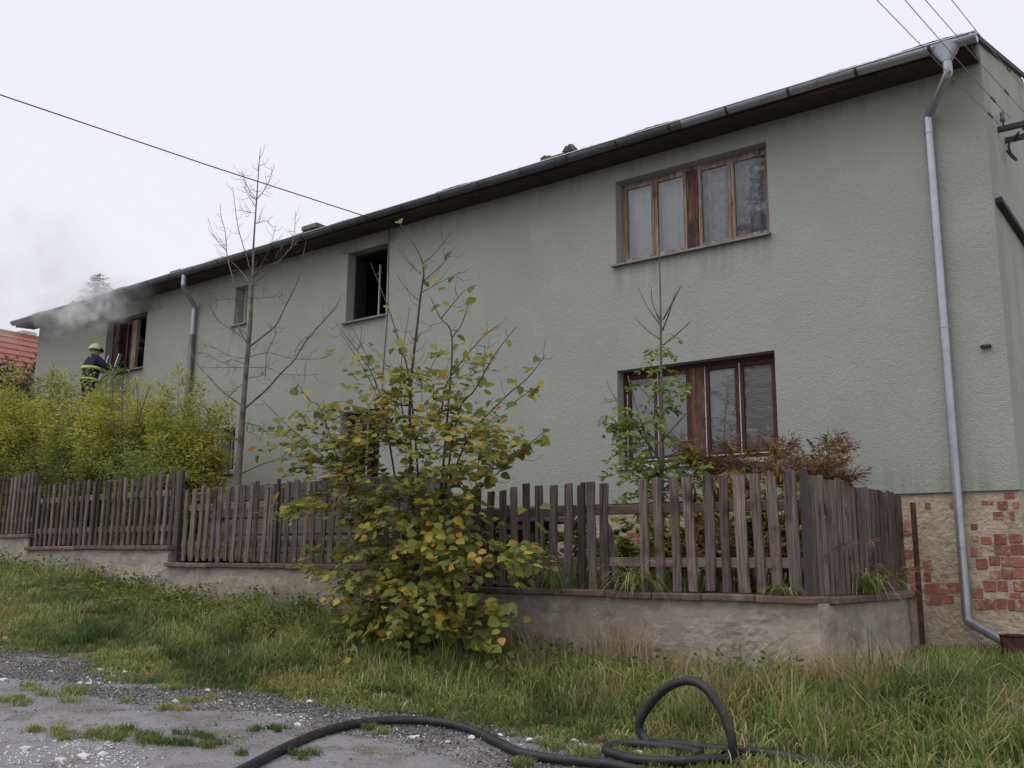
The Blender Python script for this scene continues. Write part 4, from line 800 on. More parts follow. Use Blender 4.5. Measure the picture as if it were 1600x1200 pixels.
brs = [([(380, 635), (352, 615), (327, 590), (305, 565), (298, 545)], .02), ([(380, 640), (415, 610), (440, 582), (460, 562), (480, 530), (507, 500), (524, 480), (534, 460)], .022), ([(460, 557), (465, 540), (480, 525)], .008),
       ([(391, 541), (430, 509), (445, 480), (465, 440), (472, 405), (478, 379)], .017), ([(389, 535), (362, 515), (341, 500), (330, 482), (327, 452)], .012), ([(388, 540), (372, 507), (367, 450), (357, 410), (354, 392), (352, 362), (346, 340), (344, 319)], .017),
       ([(354, 392), (337, 372), (325, 342)], .009), ([(390, 442), (375, 422), (357, 405)], .011), ([(395, 432), (385, 400), (372, 355), (366, 312), (364, 291)], .012), ([(396, 434), (410, 410), (422, 387), (431, 352)], .013),
       ([(395, 432), (420, 416), (437, 407), (457, 385), (466, 375)], .013), ([(452, 392), (459, 370), (462, 330)], .007), ([(398, 442), (430, 417), (450, 390)], .009), ([(401, 311), (387, 292), (378, 267)], .008), ([(401, 311), (417, 290), (429, 258)], .008), ([(400, 322), (387, 305), (380, 289)], .006),
       ([(391, 557), (417, 551), (440, 556), (462, 561), (500, 560), (522, 551)], .009), ([(387, 560), (362, 557), (337, 545), (307, 536)], .008), ([(387, 575), (350, 574), (315, 574)], .008), ([(390, 574), (420, 575), (440, 584), (475, 586), (495, 585)], .009),
       ([(384, 569), (362, 562), (347, 566), (320, 552), (303, 551)], .008), ([(415, 585), (417, 552), (430, 525), (431, 510)], .008), ([(375, 741), (410, 725), (440, 715), (460, 691)], .016), ([(371, 742), (345, 735), (305, 726)], .013),
       ([(382, 660), (405, 667), (420, 680)], .009), ([(381, 672), (400, 680), (408, 690)], .008), ([(380, 600), (365, 612), (355, 625)], .008), ([(392, 466), (430, 464), (447, 460)], .008), ([(392, 467), (350, 468), (335, 470)], .007), ([(398, 350), (412, 346), (420, 345)], .005), ([(399, 333), (385, 331), (374, 328)], .005), ([(390, 590), (405, 588), (416, 584)], .007)]
mb = MB()
for i, (pp, r0) in enumerate(brs):
    pa = px_path(pp, YT, .8, 4, 40 + i); pa[0] = onY(*pp[0], YT); r0 *= .8; mb.tube(pa, np.linspace(r0, max(.003, r0 * .3), len(pa)), 6); twigs(mb, pa, 10, .36, .0032, i, .25)
twigs(mb, tr[10:], 26, .4, .0045, 77, .3)
mb.build('branches', TWIG, BT, smooth=True)

# ------------------------------------------------------------------ big leafy bush in front of the wall
YBu = 7.28; base = onY(652, 1035, YBu); base[2] = float(terr(base[0], YBu))
BU = thing('leafy_bush', base, 'large bush with broad green and yellow leaves leaning over the low wall', 'bush')
st = [([(650, 1035), (648, 850), (640, 640), (655, 480), (660, 410), (622, 345)], .024, .0), ([(660, 412), (680, 395), (706, 362)], .005, 0), ([(659, 440), (690, 415), (711, 386)], .005, 0), ([(658, 428), (640, 412), (621, 388)], .005, 0), ([(655, 470), (635, 452), (620, 428)], .004, 0), ([(657, 458), (690, 440), (720, 425)], .004, 0),
      ([(650, 1030), (655, 820), (650, 700), (637, 580), (620, 522), (601, 466), (579, 411)], .016, .2), ([(655, 1035), (680, 850), (700, 640), (706, 527), (687, 495), (672, 463)], .016, -.2), ([(689, 498), (705, 478), (727, 452)], .006, 0), ([(707, 527), (722, 505), (732, 472)], .006, 0),
      ([(655, 1035), (690, 800), (716, 647), (742, 609), (771, 557), (806, 511)], .014, -.3), ([(755, 590), (757, 560), (757, 540)], .004, 0), ([(700, 760), (735, 680), (790, 620), (825, 590), (853, 554)], .010, -.35), ([(790, 640), (815, 620), (843, 603)], .005, -.3), ([(690, 640), (700, 595), (751, 530), (779, 508)], .009, .1),
      ([(648, 1035), (625, 800), (599, 644), (582, 586), (558, 548), (522, 501)], .014, .2), ([(576, 562), (560, 530), (549, 510)], .005, .1), ([(600, 640), (570, 580), (545, 540), (530, 515)], .006, .2), ([(648, 1030), (600, 850), (538, 743), (502, 641), (485, 627), (464, 599)], .013, -.3), ([(560, 790), (540, 746), (490, 700), (442, 658), (410, 625)], .008, -.3),
      ([(660, 860), (723, 788), (766, 750), (812, 707), (857, 669)], .009, -.2), ([(812, 707), (818, 690), (815, 680)], .003, 0), ([(660, 900), (730, 880), (782, 871), (829, 882)], .008, -.5), ([(650, 920), (600, 830), (520, 790), (447, 788)], .009, -.5), ([(655, 980), (730, 930), (790, 940)], .008, -.6), ([(650, 980), (560, 900), (470, 885)], .008, -.55), ([(652, 1000), (700, 980), (740, 990), (765, 1010)], .007, -.5), ([(648, 1000), (600, 960), (560, 985)], .007, -.5),
      ([(641, 640), (645, 560), (652, 520)], .008, .2), ([(640, 700), (625, 600), (640, 480)], .008, .25)]
mb = MB(); LP = []; LD = []; LS = []
def addleaf(p, d, s): LP.append(p); LD.append(d); LS.append(s)
cen = onY(650, 820, YBu)
for i, (pp, r0, dy) in enumerate(st):
    Ys = [YBu + dy * (k / (len(pp) - 1)) ** 1.3 for k in range(len(pp))]
    pa = spline([onY(a_, b_, y) for (a_, b_), y in zip(pp, Ys)], 6); mb.tube(pa, np.linspace(r0, max(.0025, r0 * .18), len(pa)), 6)
    twigs(mb, pa, 3 if r0 < .007 else 7, .38, .0028, 900 + i, .35)
    for k, q in enumerate(pa):
        zrel = q[2] - CZ
        pr_ = .9 if zrel < 1.1 else .32 if zrel < 1.7 else .08 if zrel < 2.4 else .015
        for _ in range(2):
            if random.random() < pr_: d = _n(np.array([random.gauss(0, 1), random.gauss(0, 1) - .4, random.gauss(-.45, .4)])); addleaf(q + d * .03, d, random.uniform(.085, .135))
def pxleaf(px, py, Y, s):
    if py > 985 and random.random() < (py - 985) / 35: return
    d = _n(np.array([random.gauss(0, 1), random.gauss(0, .7) - .4, random.gauss(-.6, .3)])); addleaf(onY(px, py, Y), d, s)
axis0 = onY(650, 900, YBu)
for (cx_, cy_, rx_, ry_, nn) in [(630, 740, 110, 85, 95), (640, 850, 95, 75, 88), (650, 940, 85, 45, 52), (550, 690, 75, 55, 34), (725, 690, 60, 60, 36), (715, 850, 55, 55, 22), (485, 793, 42, 18, 8), (805, 868, 42, 26, 9), (590, 890, 60, 55, 26), (660, 640, 70, 55, 32), (520, 870, 48, 36, 9), (730, 965, 65, 28, 16), (600, 600, 70, 50, 15), (690, 590, 60, 50, 11), (470, 690, 45, 38, 9), (780, 700, 42, 48, 9), (600, 965, 45, 25, 12), (505, 745, 52, 38, 12)]:
    for _ in range(int(nn * 1.55)):
        an = random.uniform(0, 6.283); r_ = math.sqrt(random.random()); dY = random.uniform(-.60, .40) * math.sqrt(max(.05, 1 - r_ * r_ * .8))
        p = onY(cx_ + rx_ * r_ * math.cos(an), cy_ + ry_ * r_ * math.sin(an), YBu + dY); o_ = p - axis0; o_[2] *= .25; d = _n(_n(o_) + np.array([random.gauss(0, .5), random.gauss(0, .5) - .25, random.gauss(.05, .25)])); L_ = random.uniform(.16, .38); nl = random.choice((4, 5, 6, 7)); s_ = _n(np.cross(d, (0, 0, 1)))
        Q = [p + d * L_ * t_ + np.array([0, 0, -.35 * L_ * t_ * t_]) for t_ in (-.35, .3, 1)]; mb.tube(Q, [.003, .0025, .0015], 4)
        for k in range(nl):
            t_ = k / (nl - 1); q = p + d * L_ * t_ + np.array([0, 0, -.35 * L_ * t_ * t_]); sg = 1 if k % 2 else -1; dl = _n(s_ * sg * (1 if k < nl - 1 else .1) + d * .6 + np.array([0, 0, random.uniform(-.65, .1)]))
            if q[2] > terr(q[0], q[1]) + .16 or random.random() < .2: addleaf(q + dl * .02, dl, random.uniform(.07, .125) * (1 - .25 * t_))
for px, py in [(622, 345), (660, 412), (685, 434), (739, 446), (740, 465), (697, 450), (692, 472), (688, 476), (707, 433), (540, 560), (522, 548), (555, 555), (568, 600), (570, 575), (565, 625), (602, 590), (612, 592), (684, 548), (685, 553), (725, 541), (716, 559), (692, 577), (708, 571), (768, 598), (758, 614), (745, 629), (733, 620), (818, 573), (804, 594), (849, 596), (621, 530), (630, 538), (617, 545), (672, 540), (679, 600), (640, 604), (470, 650), (464, 600), (456, 607), (482, 610), (500, 630), (523, 628), (425, 655), (440, 665), (452, 668), (415, 715), (405, 712), (400, 700), (425, 760), (437, 770), (430, 700), (447, 680), (830, 885), (845, 790), (838, 820), (820, 795)]:
    pxleaf(px, py, YBu - .05, random.uniform(.10, .14))
mb.build('stems', TWIGR, BU, smooth=True)
LP = np.array(LP); LD = np.array(LD); LS = np.array(LS); LS = LS * np.interp(LP[:, 2], [.5, 1.2, 2.4], [1.12, 1.0, .92])
Nn = (LP - cen) * np.array([.5, .7, .25]); Nn /= np.linalg.norm(Nn, axis=1, keepdims=True); Nn = Nn * .45 + np.array([.14, -.42, .85]) + rng.normal(0, .36, Nn.shape)
LP[:, 2] = np.maximum(LP[:, 2], terr(LP[:, 0], LP[:, 1]) + .06); LP[:, 1] = np.where(LP[:, 2] < Z(.85), np.minimum(LP[:, 1], 7.80), LP[:, 1])
vis = -(LP[:, 1]) + rng.uniform(0, .25, len(LP)); order = np.argsort(-vis); big = order[:290]; rest = order[290:]
scatter('foliage', 'heart', LP[rest], LD[rest], Nn[rest], LS[rest] * 1.0, LS[rest] * .86, LBUSH, BU)
T, Fh = leaf_tmpl('heart'); lm_ = mesh_np('leaf', T * np.array([.86, 1, .86]), Fh); lm_.materials.append(LBUSH)
X_, Y_, Z_ = frames(LD, Nn)
for i in big:
    o = bpy.data.objects.new('leaf', lm_); link(o); o.parent = BU
    M4 = Matrix(((X_[i][0], Y_[i][0], Z_[i][0], LP[i][0] - base[0]), (X_[i][1], Y_[i][1], Z_[i][1], LP[i][1] - base[1]), (X_[i][2], Y_[i][2], Z_[i][2], LP[i][2] - base[2]), (0, 0, 0, 1)))
    o.matrix_local = M4 @ Matrix.Scale(float(LS[i]), 4)

# ------------------------------------------------------------------ slender ash sapling before the right hand windows
YA = 9.35; ab = onY(1033, 800, YA); ab[2] = float(garden(ab[0], YA))
AS = thing('ash_sapling', ab, 'slender young tree with light green feathery leaves before the lower window with blinds', 'tree')
ta = px_path([(1034, 900), (1034, 800), (1033, 700), (1033, 600), (1032, 480), (1030, 385)], YA, 0); ta[0][2] = ab[2] - .05
MB().tube(ta, np.linspace(.034, .006, len(ta)), 7).build('trunk', BARK, AS, smooth=True)
mb = MB(); abr = [[(1032, 508), (1012, 480), (998, 451)], [(1036, 499), (1052, 470), (1064, 446)], [(1035, 516), (1046, 488), (1055, 457)], [(1030, 529), (1010, 515), (991, 495)], [(1036, 539), (1060, 520), (1079, 502)], [(1030, 499), (1019, 471), (1018, 447)], [(1030, 750), (995, 638), (981, 587)], [(1032, 720), (960, 620), (948, 594)], [(1033, 690), (1060, 660), (1085, 632)], [(1030, 760), (990, 720), (955, 690)], [(1032, 770), (1075, 730), (1100, 715)], [(1031, 640), (1005, 610), (990, 600)], [(1033, 600), (1055, 590), (1070, 580)]]
for i, p in enumerate(abr): pa = px_path(p, YA, .4, 4, 10 + i); mb.tube(pa, np.linspace(.011, .004, len(pa)), 5)
mb.build('branches', TWIG, AS, smooth=True)
Pl = []; Dl = []
def compound(p, d, L_, n):
    d = _n(d); s_ = _n(np.cross(d, (0, 0, 1)) + 1e-6); g = np.array([0, 0, -1.])
    for k in range(n):
        q = p + d * L_ * (k + 1) / n + g * L_ * .6 * ((k + 1) / n) ** 2
        for sg in (-1, 1): Pl.append(q); Dl.append(_n(s_ * sg + d * .55 + g * .6))
    Pl.append(q); Dl.append(d)
for (cx_, cy_, rx_, ry_, nn) in [(1030, 545, 18, 36, 9), (1000, 640, 32, 45, 15), (1058, 630, 28, 42, 14), (985, 690, 34, 45, 22), (1038, 715, 45, 42, 26), (1078, 735, 24, 30, 11), (1005, 745, 44, 32, 22), (963, 660, 20, 32, 12), (1035, 780, 60, 30, 34), (1040, 595, 25, 25, 7)]:
    for _ in range(int(nn * 1.0)):
        a_ = random.uniform(0, 6.28); r_ = math.sqrt(random.random()); compound(onY(cx_ + rx_ * r_ * math.cos(a_), cy_ + ry_ * r_ * math.sin(a_), YA + random.uniform(-.35, .3)), np.array([random.gauss(0, 1), random.gauss(0, 1), random.uniform(-.1, .7)]), random.uniform(.14, .26), random.choice((4, 5, 6)))
Pl = np.array(Pl); Dl = np.array(Dl); scatter('foliage', 'oval', Pl, Dl, np.array([.1, -.3, 1.]) + rng.normal(0, .45, Pl.shape), rng.uniform(.06, .10, len(Pl)), rng.uniform(.034, .05, len(Pl)), LASH, AS)

# ------------------------------------------------------------------ weeds behind the right fence
def weed(name, px, top, Y, label, cat, stems, spread, leaf, mt, lmt, ln, wd, per, droop=-.5, group=None, plume=None):
    b = onY(px, 900, Y); b[2] = float(garden(b[0], Y)); t = thing(name, b, label, cat, group); mb = MB(); P_, D_, H_ = [], [], []
    zt = onY(px, top, Y)[2]
    for k in range(stems):
        dx, dy = random.gauss(0, spread), random.gauss(0, spread * .6); h = (zt - b[2]) * random.uniform(.72, 1.02)
        pa = spline([b + np.array([dx * .15, dy * .15, -.03]), b + np.array([dx * .5, dy * .5, h * .5]), b + np.array([dx, dy, h * .9]), b + np.array([dx * 1.35, dy * 1.3, h])], 6); mb.tube(pa, np.linspace(.007, .003, len(pa)), 4)
        for q in pa[4:]:
            for _ in range(per * 2): d = _n(np.array([random.gauss(0, 1), random.gauss(0, 1), droop + random.gauss(0, .3)])); P_.append(q); D_.append(d)
        if plume:
            for q in pa[-int(plume):]:
                for _ in range(60): d = _n(np.array([random.gauss(0, 1) + .6 * np.sign(dx + 1e-6), random.gauss(0, 1), random.gauss(.15, .35)])); l_ = random.uniform(.02, .15); H_.append((q + d * l_, d))
    mb.build('stems', GREENST, t, smooth=True); P_ = np.array(P_); D_ = np.array(D_)
    scatter('foliage', leaf, P_, D_, np.array([0, -.3, 1.]) + rng.normal(0, .5, P_.shape), rng.uniform(.7, 1.2, len(P_)) * ln, wd * 1.25, lmt, t)
    if plume:
        HP = np.array([h_[0] for h_ in H_]); HD = np.array([h_[1] for h_ in H_]); scatter('plumes', 'lance', HP, HD, rdir(len(HP)), rng.uniform(.03, .07, len(HP)), .011, LBROWN, t)
    return t
weed('goldenrod', 1180, 688, 9.6, 'faded brown plumed weed below the right end of the blinds', 'plant', 9, .34, 'lance', GREENST, LYEL, .10, .022, 2, -.7, 'dry plumed weeds', 5)
weed('goldenrod', 1255, 700, 9.2, 'faded brown plumed weed arching over the corner of the fence', 'plant', 8, .24, 'lance', GREENST, LYEL, .10, .022, 2, -.7, 'dry plumed weeds', 5)
weed('goldenrod', 1130, 700, 9.5, 'faded brown plumed weed in front of the orange window mullion', 'plant', 7, .22, 'lance', GREENST, LYEL, .10, .022, 2, -.7, 'dry plumed weeds', 5)
weed('goldenrod', 1215, 690, 9.9, 'faded brown plumed weed standing against the plaster below the window corner', 'plant', 9, .3, 'lance', GREENST, LYEL, .10, .022, 2, -.7, 'dry plumed weeds', 6)
weed('goldenrod', 1290, 720, 9.0, 'faded brown plumed weed leaning over the first pickets of the side fence', 'plant', 6, .2, 'lance', GREENST, LYEL, .10, .022, 2, -.7, 'dry plumed weeds', 4)
weed('yellow_weed', 1115, 735, 9.3, 'drooping yellow and rust leaved weed between sapling and plumes', 'plant', 7, .16, 'lance', GREENST, LYEL, .16, .04, 3, -1.1)
weed('yellow_weed', 1225, 742, 8.8, 'yellowing leafy weed pressed behind the pickets next to the corner post', 'plant', 7, .14, 'lance', GREENST, LYEL, .13, .04, 3, -.8)
weed('green_weed', 1075, 800, 8.6, 'green leafy weed filling the gaps between pickets under the sapling', 'plant', 10, .3, 'oval', GREENST, LASH, .07, .035, 3, -.3)
weed('green_weed', 905, 800, 8.8, 'dark green weed behind the pickets at the black fence post', 'plant', 9, .3, 'oval', GREENST, LDARK, .06, .03, 3, -.3)
weed('rose_twigs', 1318, 668, 9.6, 'thin leafy twigs sticking up against the plaster beside the side fence', 'plant', 5, .3, 'oval', GREENST, LDARK, .035, .02, 2, .2)
weed('dry_stalks', 1190, 815, 8.7, 'mass of dry stalks seen through the pickets near the corner', 'plant', 22, .45, 'lance', GREENST, LBROWN, .12, .008, 3, -.4)
weed('green_weed', 770, 790, 8.5, 'shady green weed behind the pickets beside the slab heap', 'plant', 9, .3, 'oval', GREENST, LASH, .07, .035, 3, -.3)
weed('green_weed', 490, 735, 9.2, 'pale green weed rising above the grey board bin', 'plant', 7, .35, 'oval', GREENST, LASH, .08, .04, 2, -.2)
weed('green_weed', 830, 815, 8.4, 'loose green weed behind the pickets right of the big bush', 'plant', 9, .25, 'oval', GREENST, LASH, .06, .03, 2, -.3)
weed('green_weed', 975, 835, 8.45, 'green weed in the gap of the missing pickets', 'plant', 12, .22, 'lance', GREENST, LASH, .12, .02, 3, -.2)
weed('green_weed', 1140, 805, 8.9, 'tangled olive weed behind the middle pickets of the near fence', 'plant', 14, .35, 'oval', GREENST, LDARK, .07, .035, 4, -.3)
weed('yellow_weed', 1055, 790, 9.0, 'rusty yellow weed under the sapling behind the pickets', 'plant', 9, .25, 'lance', GREENST, LYEL, .13, .035, 3, -.9)
weed('dry_stalks', 1000, 850, 9.4, 'dry brown stalks against the plinth in the gap of the fence', 'plant', 20, .4, 'lance', GREENST, LBROWN, .12, .01, 3, -.3)
weed('dry_stalks', 1350, 880, 9.6, 'dry stalks caught behind the side fence pickets', 'plant', 10, .2, 'lance', GREENST, LBROWN, .10, .008, 2, -.4)
# arching grass tufts hanging through the fence
for px, py, lab in ((990, 870, 'long arching grass tuft hanging over the coping by the broken slat'), (1350, 870, 'long arching grass tuft growing through the side fence'), (868, 880, 'straw and green grass tuft hanging over the coping left of the black post'), (1225, 915, 'short bright grass tuft at the foot of the pickets by the corner')):
    c = onY(px, py, 7.95) if px < 1300 else onX(px, py, -2.82); n = 90 if px != 1225 else 60; t0 = rng.uniform(0, 6.28, n); L_ = rng.uniform(.25, .6, n) * (.45 if px == 1225 else 1); V = []; F = []
    zb = Z(-.25)
    for k in range(n):
        d = np.array([math.cos(t0[k]), math.sin(t0[k]) - .5, 0]) if px < 1300 else np.array([math.cos(t0[k]) + .6, math.sin(t0[k]), 0]); d = _n(d); s_ = np.cross(d, (0, 0, 1)) * .0045; p = np.array([c[0] + random.gauss(0, .05), c[1] + random.gauss(0, .03), zb]); b0 = len(V); q = random.uniform(.2, .8)
        for u_, wd in ((0, 1), (.35, 1), (.7, .8), (1, .1)):
            ct = p + d * L_[k] * (u_ * q + .35 * u_ * u_) + np.array([0, 0, L_[k] * (1.35 * u_ - 1.25 * u_ * u_ * (.5 + q))]); V += [ct - s_ * wd, ct + s_ * wd]
        F += [(b0 + 2 * i, b0 + 2 * i + 1, b0 + 2 * i + 3, b0 + 2 * i + 2) for i in range(3)]
    tag(obj('grass_tuft', V, F, GRASS, loc=(c[0], c[1], zb)), lab, 'grass', 'grass tufts at the fence')

# ------------------------------------------------------------------ willow hedge on the left
def shrub(x, y, ztop, n_st, label, rad, seed, lm=LHEDGE, lnl=(.06, .115), lw=.03, per=60, name='willow_shrub', zb=None, group='shrubs of the hedge'):
    r_ = np.random.default_rng(seed); zb = float(garden(x, y)) if zb is None else zb; t = thing(name, (x, y, zb), label, 'shrub', group); mb = MB(); PP = []; DD = []
    for k in range(n_st):
        a_ = r_.uniform(0, 6.283); rr = rad * math.sqrt(r_.uniform()); h = (ztop - zb) * (r_.uniform(.5, 1.0) if r_.uniform() < .85 else r_.uniform(.95, 1.2)) * (1 - .22 * (rr / rad) ** 2); tx, ty = rr * math.cos(a_), max(rr * math.sin(a_) * .75, (8.2 - y) / 1.35 if y > 8 else -9)
        b0 = np.array([x + tx * .35, y + ty * .35, zb - .03]); arch = r_.uniform(.0, .22)
        pa = spline([b0, np.array([x + tx * .7, y + ty * .7, zb + h * .45]), np.array([x + tx, y + ty, zb + h * .85]), np.array([x + tx * (1.1 + arch), y + ty * (1.1 + arch), zb + h])], 6); mb.tube(pa, np.linspace(.011, .002, len(pa)), 4)
        m_ = int(per * 3.0 * r_.uniform(.7, 1.3)); u = r_.uniform(.12, 1, m_) * (len(pa) - 1.001); i0 = u.astype(int); f = (u - i0)[:, None]; q = pa[i0] * (1 - f) + pa[i0 + 1] * f
        d = r_.normal(size=(m_, 3)); d[:, 2] = r_.normal(.15, .5, m_); d /= np.linalg.norm(d, axis=1, keepdims=True); PP.append(q + d * r_.uniform(0, .17, (m_, 1))); DD.append(d)
    mb.build('stems', TWIG, t, smooth=True); PP = np.concatenate(PP); DD = np.concatenate(DD); PP[:, 1] = np.maximum(PP[:, 1], np.where(PP[:, 2] < Z(1.5), 8.13, 8.0))
    scatter('foliage', 'lance', PP, DD, rng.normal(0, .5, PP.shape) + np.array([.1, -.4, .8]), rng.uniform(*lnl, len(PP)), lw, lm, t); return t
ht = lambda px, py, Y: onY(px, py, Y)[2]
shrub(-13.65, 9.3, ht(300, 640, 9.3), 42, 'thin willow shrub at the end of the hedge beside the small lower window', .5, 1, per=46)
shrub(-14.3, 9.4, ht(250, 622, 9.4), 75, 'yellow green willow shrub below the window where the crew works', .85, 2, per=75)
shrub(-15.7, 9.2, ht(190, 608, 9.2), 95, 'dense yellow green willow shrub crossed by bare stems in front of the ladder', .95, 3, per=85)
shrub(-17.3, 9.4, ht(110, 600, 9.4), 105, 'dense bright yellow green willow shrub under the eave corner', 1.0, 4, per=85)
shrub(-19.0, 9.1, ht(40, 610, 9.1), 105, 'dense willow shrub in front of the house corner and the red tiled roof', 1.05, 5, per=80)
shrub(-20.9, 9.3, ht(-20, 620, 9.3), 95, 'willow shrub closing the hedge next to the dark green tree', 1.1, 6, per=70)
shrub(-16.4, 8.45, ht(120, 705, 8.45), 60, 'low dense leafed shrub between the willow hedge and the fence', 1.5, 7, LHED2, (.04, .08), .03, 60)
shrub(-13.9, 8.45, ht(240, 700, 8.45), 50, 'low leafy shrub behind the fence under the thin bare stems', .9, 8, LASH, (.04, .075), .03, 50)
bs_ = onY(185, 760, 8.6); bs_[2] = float(garden(bs_[0], 8.6))
bt_ = thing('bare_sapling', bs_, 'few thin bare stems standing up in front of the willow hedge', 'sapling')
for pp in ([(178, 720), (178, 660), (175, 600), (176, 590)], [(188, 740), (190, 680), (192, 600), (196, 570)], [(195, 730), (207, 680), (215, 640), (212, 590)], [(200, 740), (222, 670), (214, 600)], [(185, 740), (160, 720), (145, 690), (142, 640)], [(90, 720), (91, 660), (90, 615)], [(215, 660), (225, 630), (236, 600)], [(190, 700), (170, 660), (150, 640)]):
    Q_ = [onY(a_, b_, 8.6) for a_, b_ in pp]; Q_ = ([bs_ + (np.array([Q_[0][0], 8.6, bs_[2]]) - bs_) * .35] + Q_) if pp[0][1] >= 715 else Q_; pa = spline(Q_, 4); MB().tube(pa, np.linspace(.012, .004, len(pa)), 5).build('stem', TWIGR, bt_)

# ------------------------------------------------------------------ spruces (one behind the roof, one reflected in the panes), dark tree, neighbour house
def spruce(x, y, zb, h, rad, label, seed, zlow=.12, dens=1.0):
    r_ = np.random.default_rng(seed); t = thing('spruce_tree', (x, y, zb), label, 'tree', None); MB().tube([(x, y, zb - .2), (x, y, zb + h * .5), (x, y, zb + h)], [h * .014, h * .009, .01], 8).build('trunk', BARK, t)
    PP, DD, SS = [], [], []; mb = MB(); zz = zlow
    while zz < .995:
        L_ = rad * (1 - zz) ** .85 + .12; nb = int(7 + 4 * (1 - zz))
        for k in range(nb):
            a_ = r_.uniform(0, 6.283); d = np.array([math.cos(a_), math.sin(a_), 0]); l_ = L_ * r_.uniform(.75, 1.1); p0 = np.array([x, y, zb + h * zz]); n = max(4, int(l_ * 9 * dens))
            u = (np.arange(n) + 1) / n; pa = p0 + d * l_ * u[:, None] + np.array([0, 0, 1.]) * (l_ * (-.28 * u + .30 * u ** 2 - .02))[:, None]
            mb.tube([p0, pa[len(pa) // 2], pa[-1]], [.02, .012, .004], 4)
            s_ = np.array([-d[1], d[0], 0])
            for q, uu_ in zip(pa, u):
                for sg in (-1, 1):
                    for _ in range(2): PP.append(q + r_.normal(0, .03, 3)); SS.append(min(1, .25 + L_ / 2.2)); DD.append(s_ * sg * r_.uniform(.5, 1) + d * .8 + np.array([0, 0, r_.uniform(-.7, .1)]))
        zz += .16 / h * (1.6 if zz < .6 else 1)
    mb.build('branches', BARK, t); PP = np.array(PP); DD = np.array(DD); scatter('crown', 'lance', PP, DD, np.array([0, 0, 1.]) + r_.normal(0, .4, PP.shape), r_.uniform(.22, .5, len(PP)) * np.array(SS), .09 * np.array(SS), LNEED, t); return t
sp = ray(157, 424); k_ = 26 / sp[1]; top = CAM + sp * k_
spruce(top[0], top[1], 2.0, top[2] - 2.0, 6.0, 'hazy dark spruce top rising behind the roof in the smoke', 5, .45, .8)
spruce(-13.2, -12.5, .6, 19.5, 3.9, 'tall dark spruce across the road mirrored in the upper window panes', 6, .1, .5)
dt = ray(14, 560); q = CAM + dt * (13.0 / dt[1])
t = thing('dark_tree', (q[0] - .8, 13.0, 2.2), 'dark green rounded tree in front of the red tiled roof', 'tree')
MB().tube([(q[0] - .8, 13, 2.0), (q[0] - .75, 13, 4.5), (q[0] - .8, 13, q[2] - .6)], [.16, .11, .03], 8).build('trunk', BARK, t)
mb = MB(); PP = []
for k in range(26):
    a_ = random.uniform(0, 6.28); rr = random.uniform(.4, 1.9); c = np.array([q[0] - .8 + rr * math.cos(a_), 13 + rr * math.sin(a_), random.uniform(3.4, q[2] - .15 - .35 * rr)]); mb.tube([(q[0] - .78, 13, c[2] - .5), c], [.03, .01], 5)
    PP.append(c + np.random.default_rng(k).normal(0, .36, (330, 3)))
mb.build('limbs', BARK, t); PP = np.concatenate(PP); scatter('crown', 'oval', PP, rdir(len(PP)), rdir(len(PP), 1), rng.uniform(.09, .16, len(PP)), .08, LDARK, t)
# neighbour house with red tiles: ridge runs away from us
r0 = ray(0, 518); r1 = ray(62, 533); RXX = -32.2; RZ = (r0 * (RXX / r0[0]))[2] + CZ
nh = thing('neighbour_house', (-32, 15, 1.5), 'small house with a steep red tiled roof beyond the dark tree', 'house')
hw = 4.2; ez = RZ - hw * .95
MB().box(RXX - hw + .3, RXX + hw - .3, 6, 24, 1.0, ez + .2).build('wall', WHITEW, nh)
V = [(RXX - hw + .3, 6, ez + .2), (RXX + hw - .3, 6, ez + .2), (RXX, 6, RZ - .15), (RXX - hw + .3, 24, ez + .2), (RXX + hw - .3, 24, ez + .2), (RXX, 24, RZ - .15)]
obj('gable', V, [(0, 1, 2), (5, 4, 3), (0, 2, 5, 3), (1, 4, 5, 2)], WHITEW, nh)
nrow = 17; ys_ = np.arange(5.6, 24.4, .11)
rf = MB().box(RXX - .1, RXX + .1, 5.6, 24.4, RZ - .05, RZ + .07).build('roof', TILE, nh)
for sg in (1, -1):
    for k in range(nrow):
        u0 = hw * k / nrow; u1 = hw * (k + 1.12) / nrow; V = []; F = []
        for y in ys_:
            wv = .022 * math.sin(y * 2 * math.pi / .22)
            for u, lf in ((u0, .02), (u1, .075)):
                V.append((RXX + sg * u, y, RZ - .95 * u + lf + wv)); V.append((RXX + sg * u, y, RZ - .95 * u + lf + wv - .035))
        for i in range(len(ys_) - 1): a_ = 4 * i; F += [(a_, a_ + 2, a_ + 6, a_ + 4), (a_ + 2, a_ + 3, a_ + 7, a_ + 6), (a_ + 1, a_ + 5, a_ + 7, a_ + 3)]
        if k < 14 or sg == 1: obj('tile_course', V, F, TILE, rf)
cc = ray(42, 524); cp = CAM + cc * ((RXX - 1.0) / cc[0]); MB().box(RXX - 1.25, RXX - .8, cp[1] - .25, cp[1] + .25, RZ - 1.6, (CAM + ray(42, 519) * ((RXX - 1) / ray(42, 519)[0]))[2]).build('chimney', WHITEW, rf)

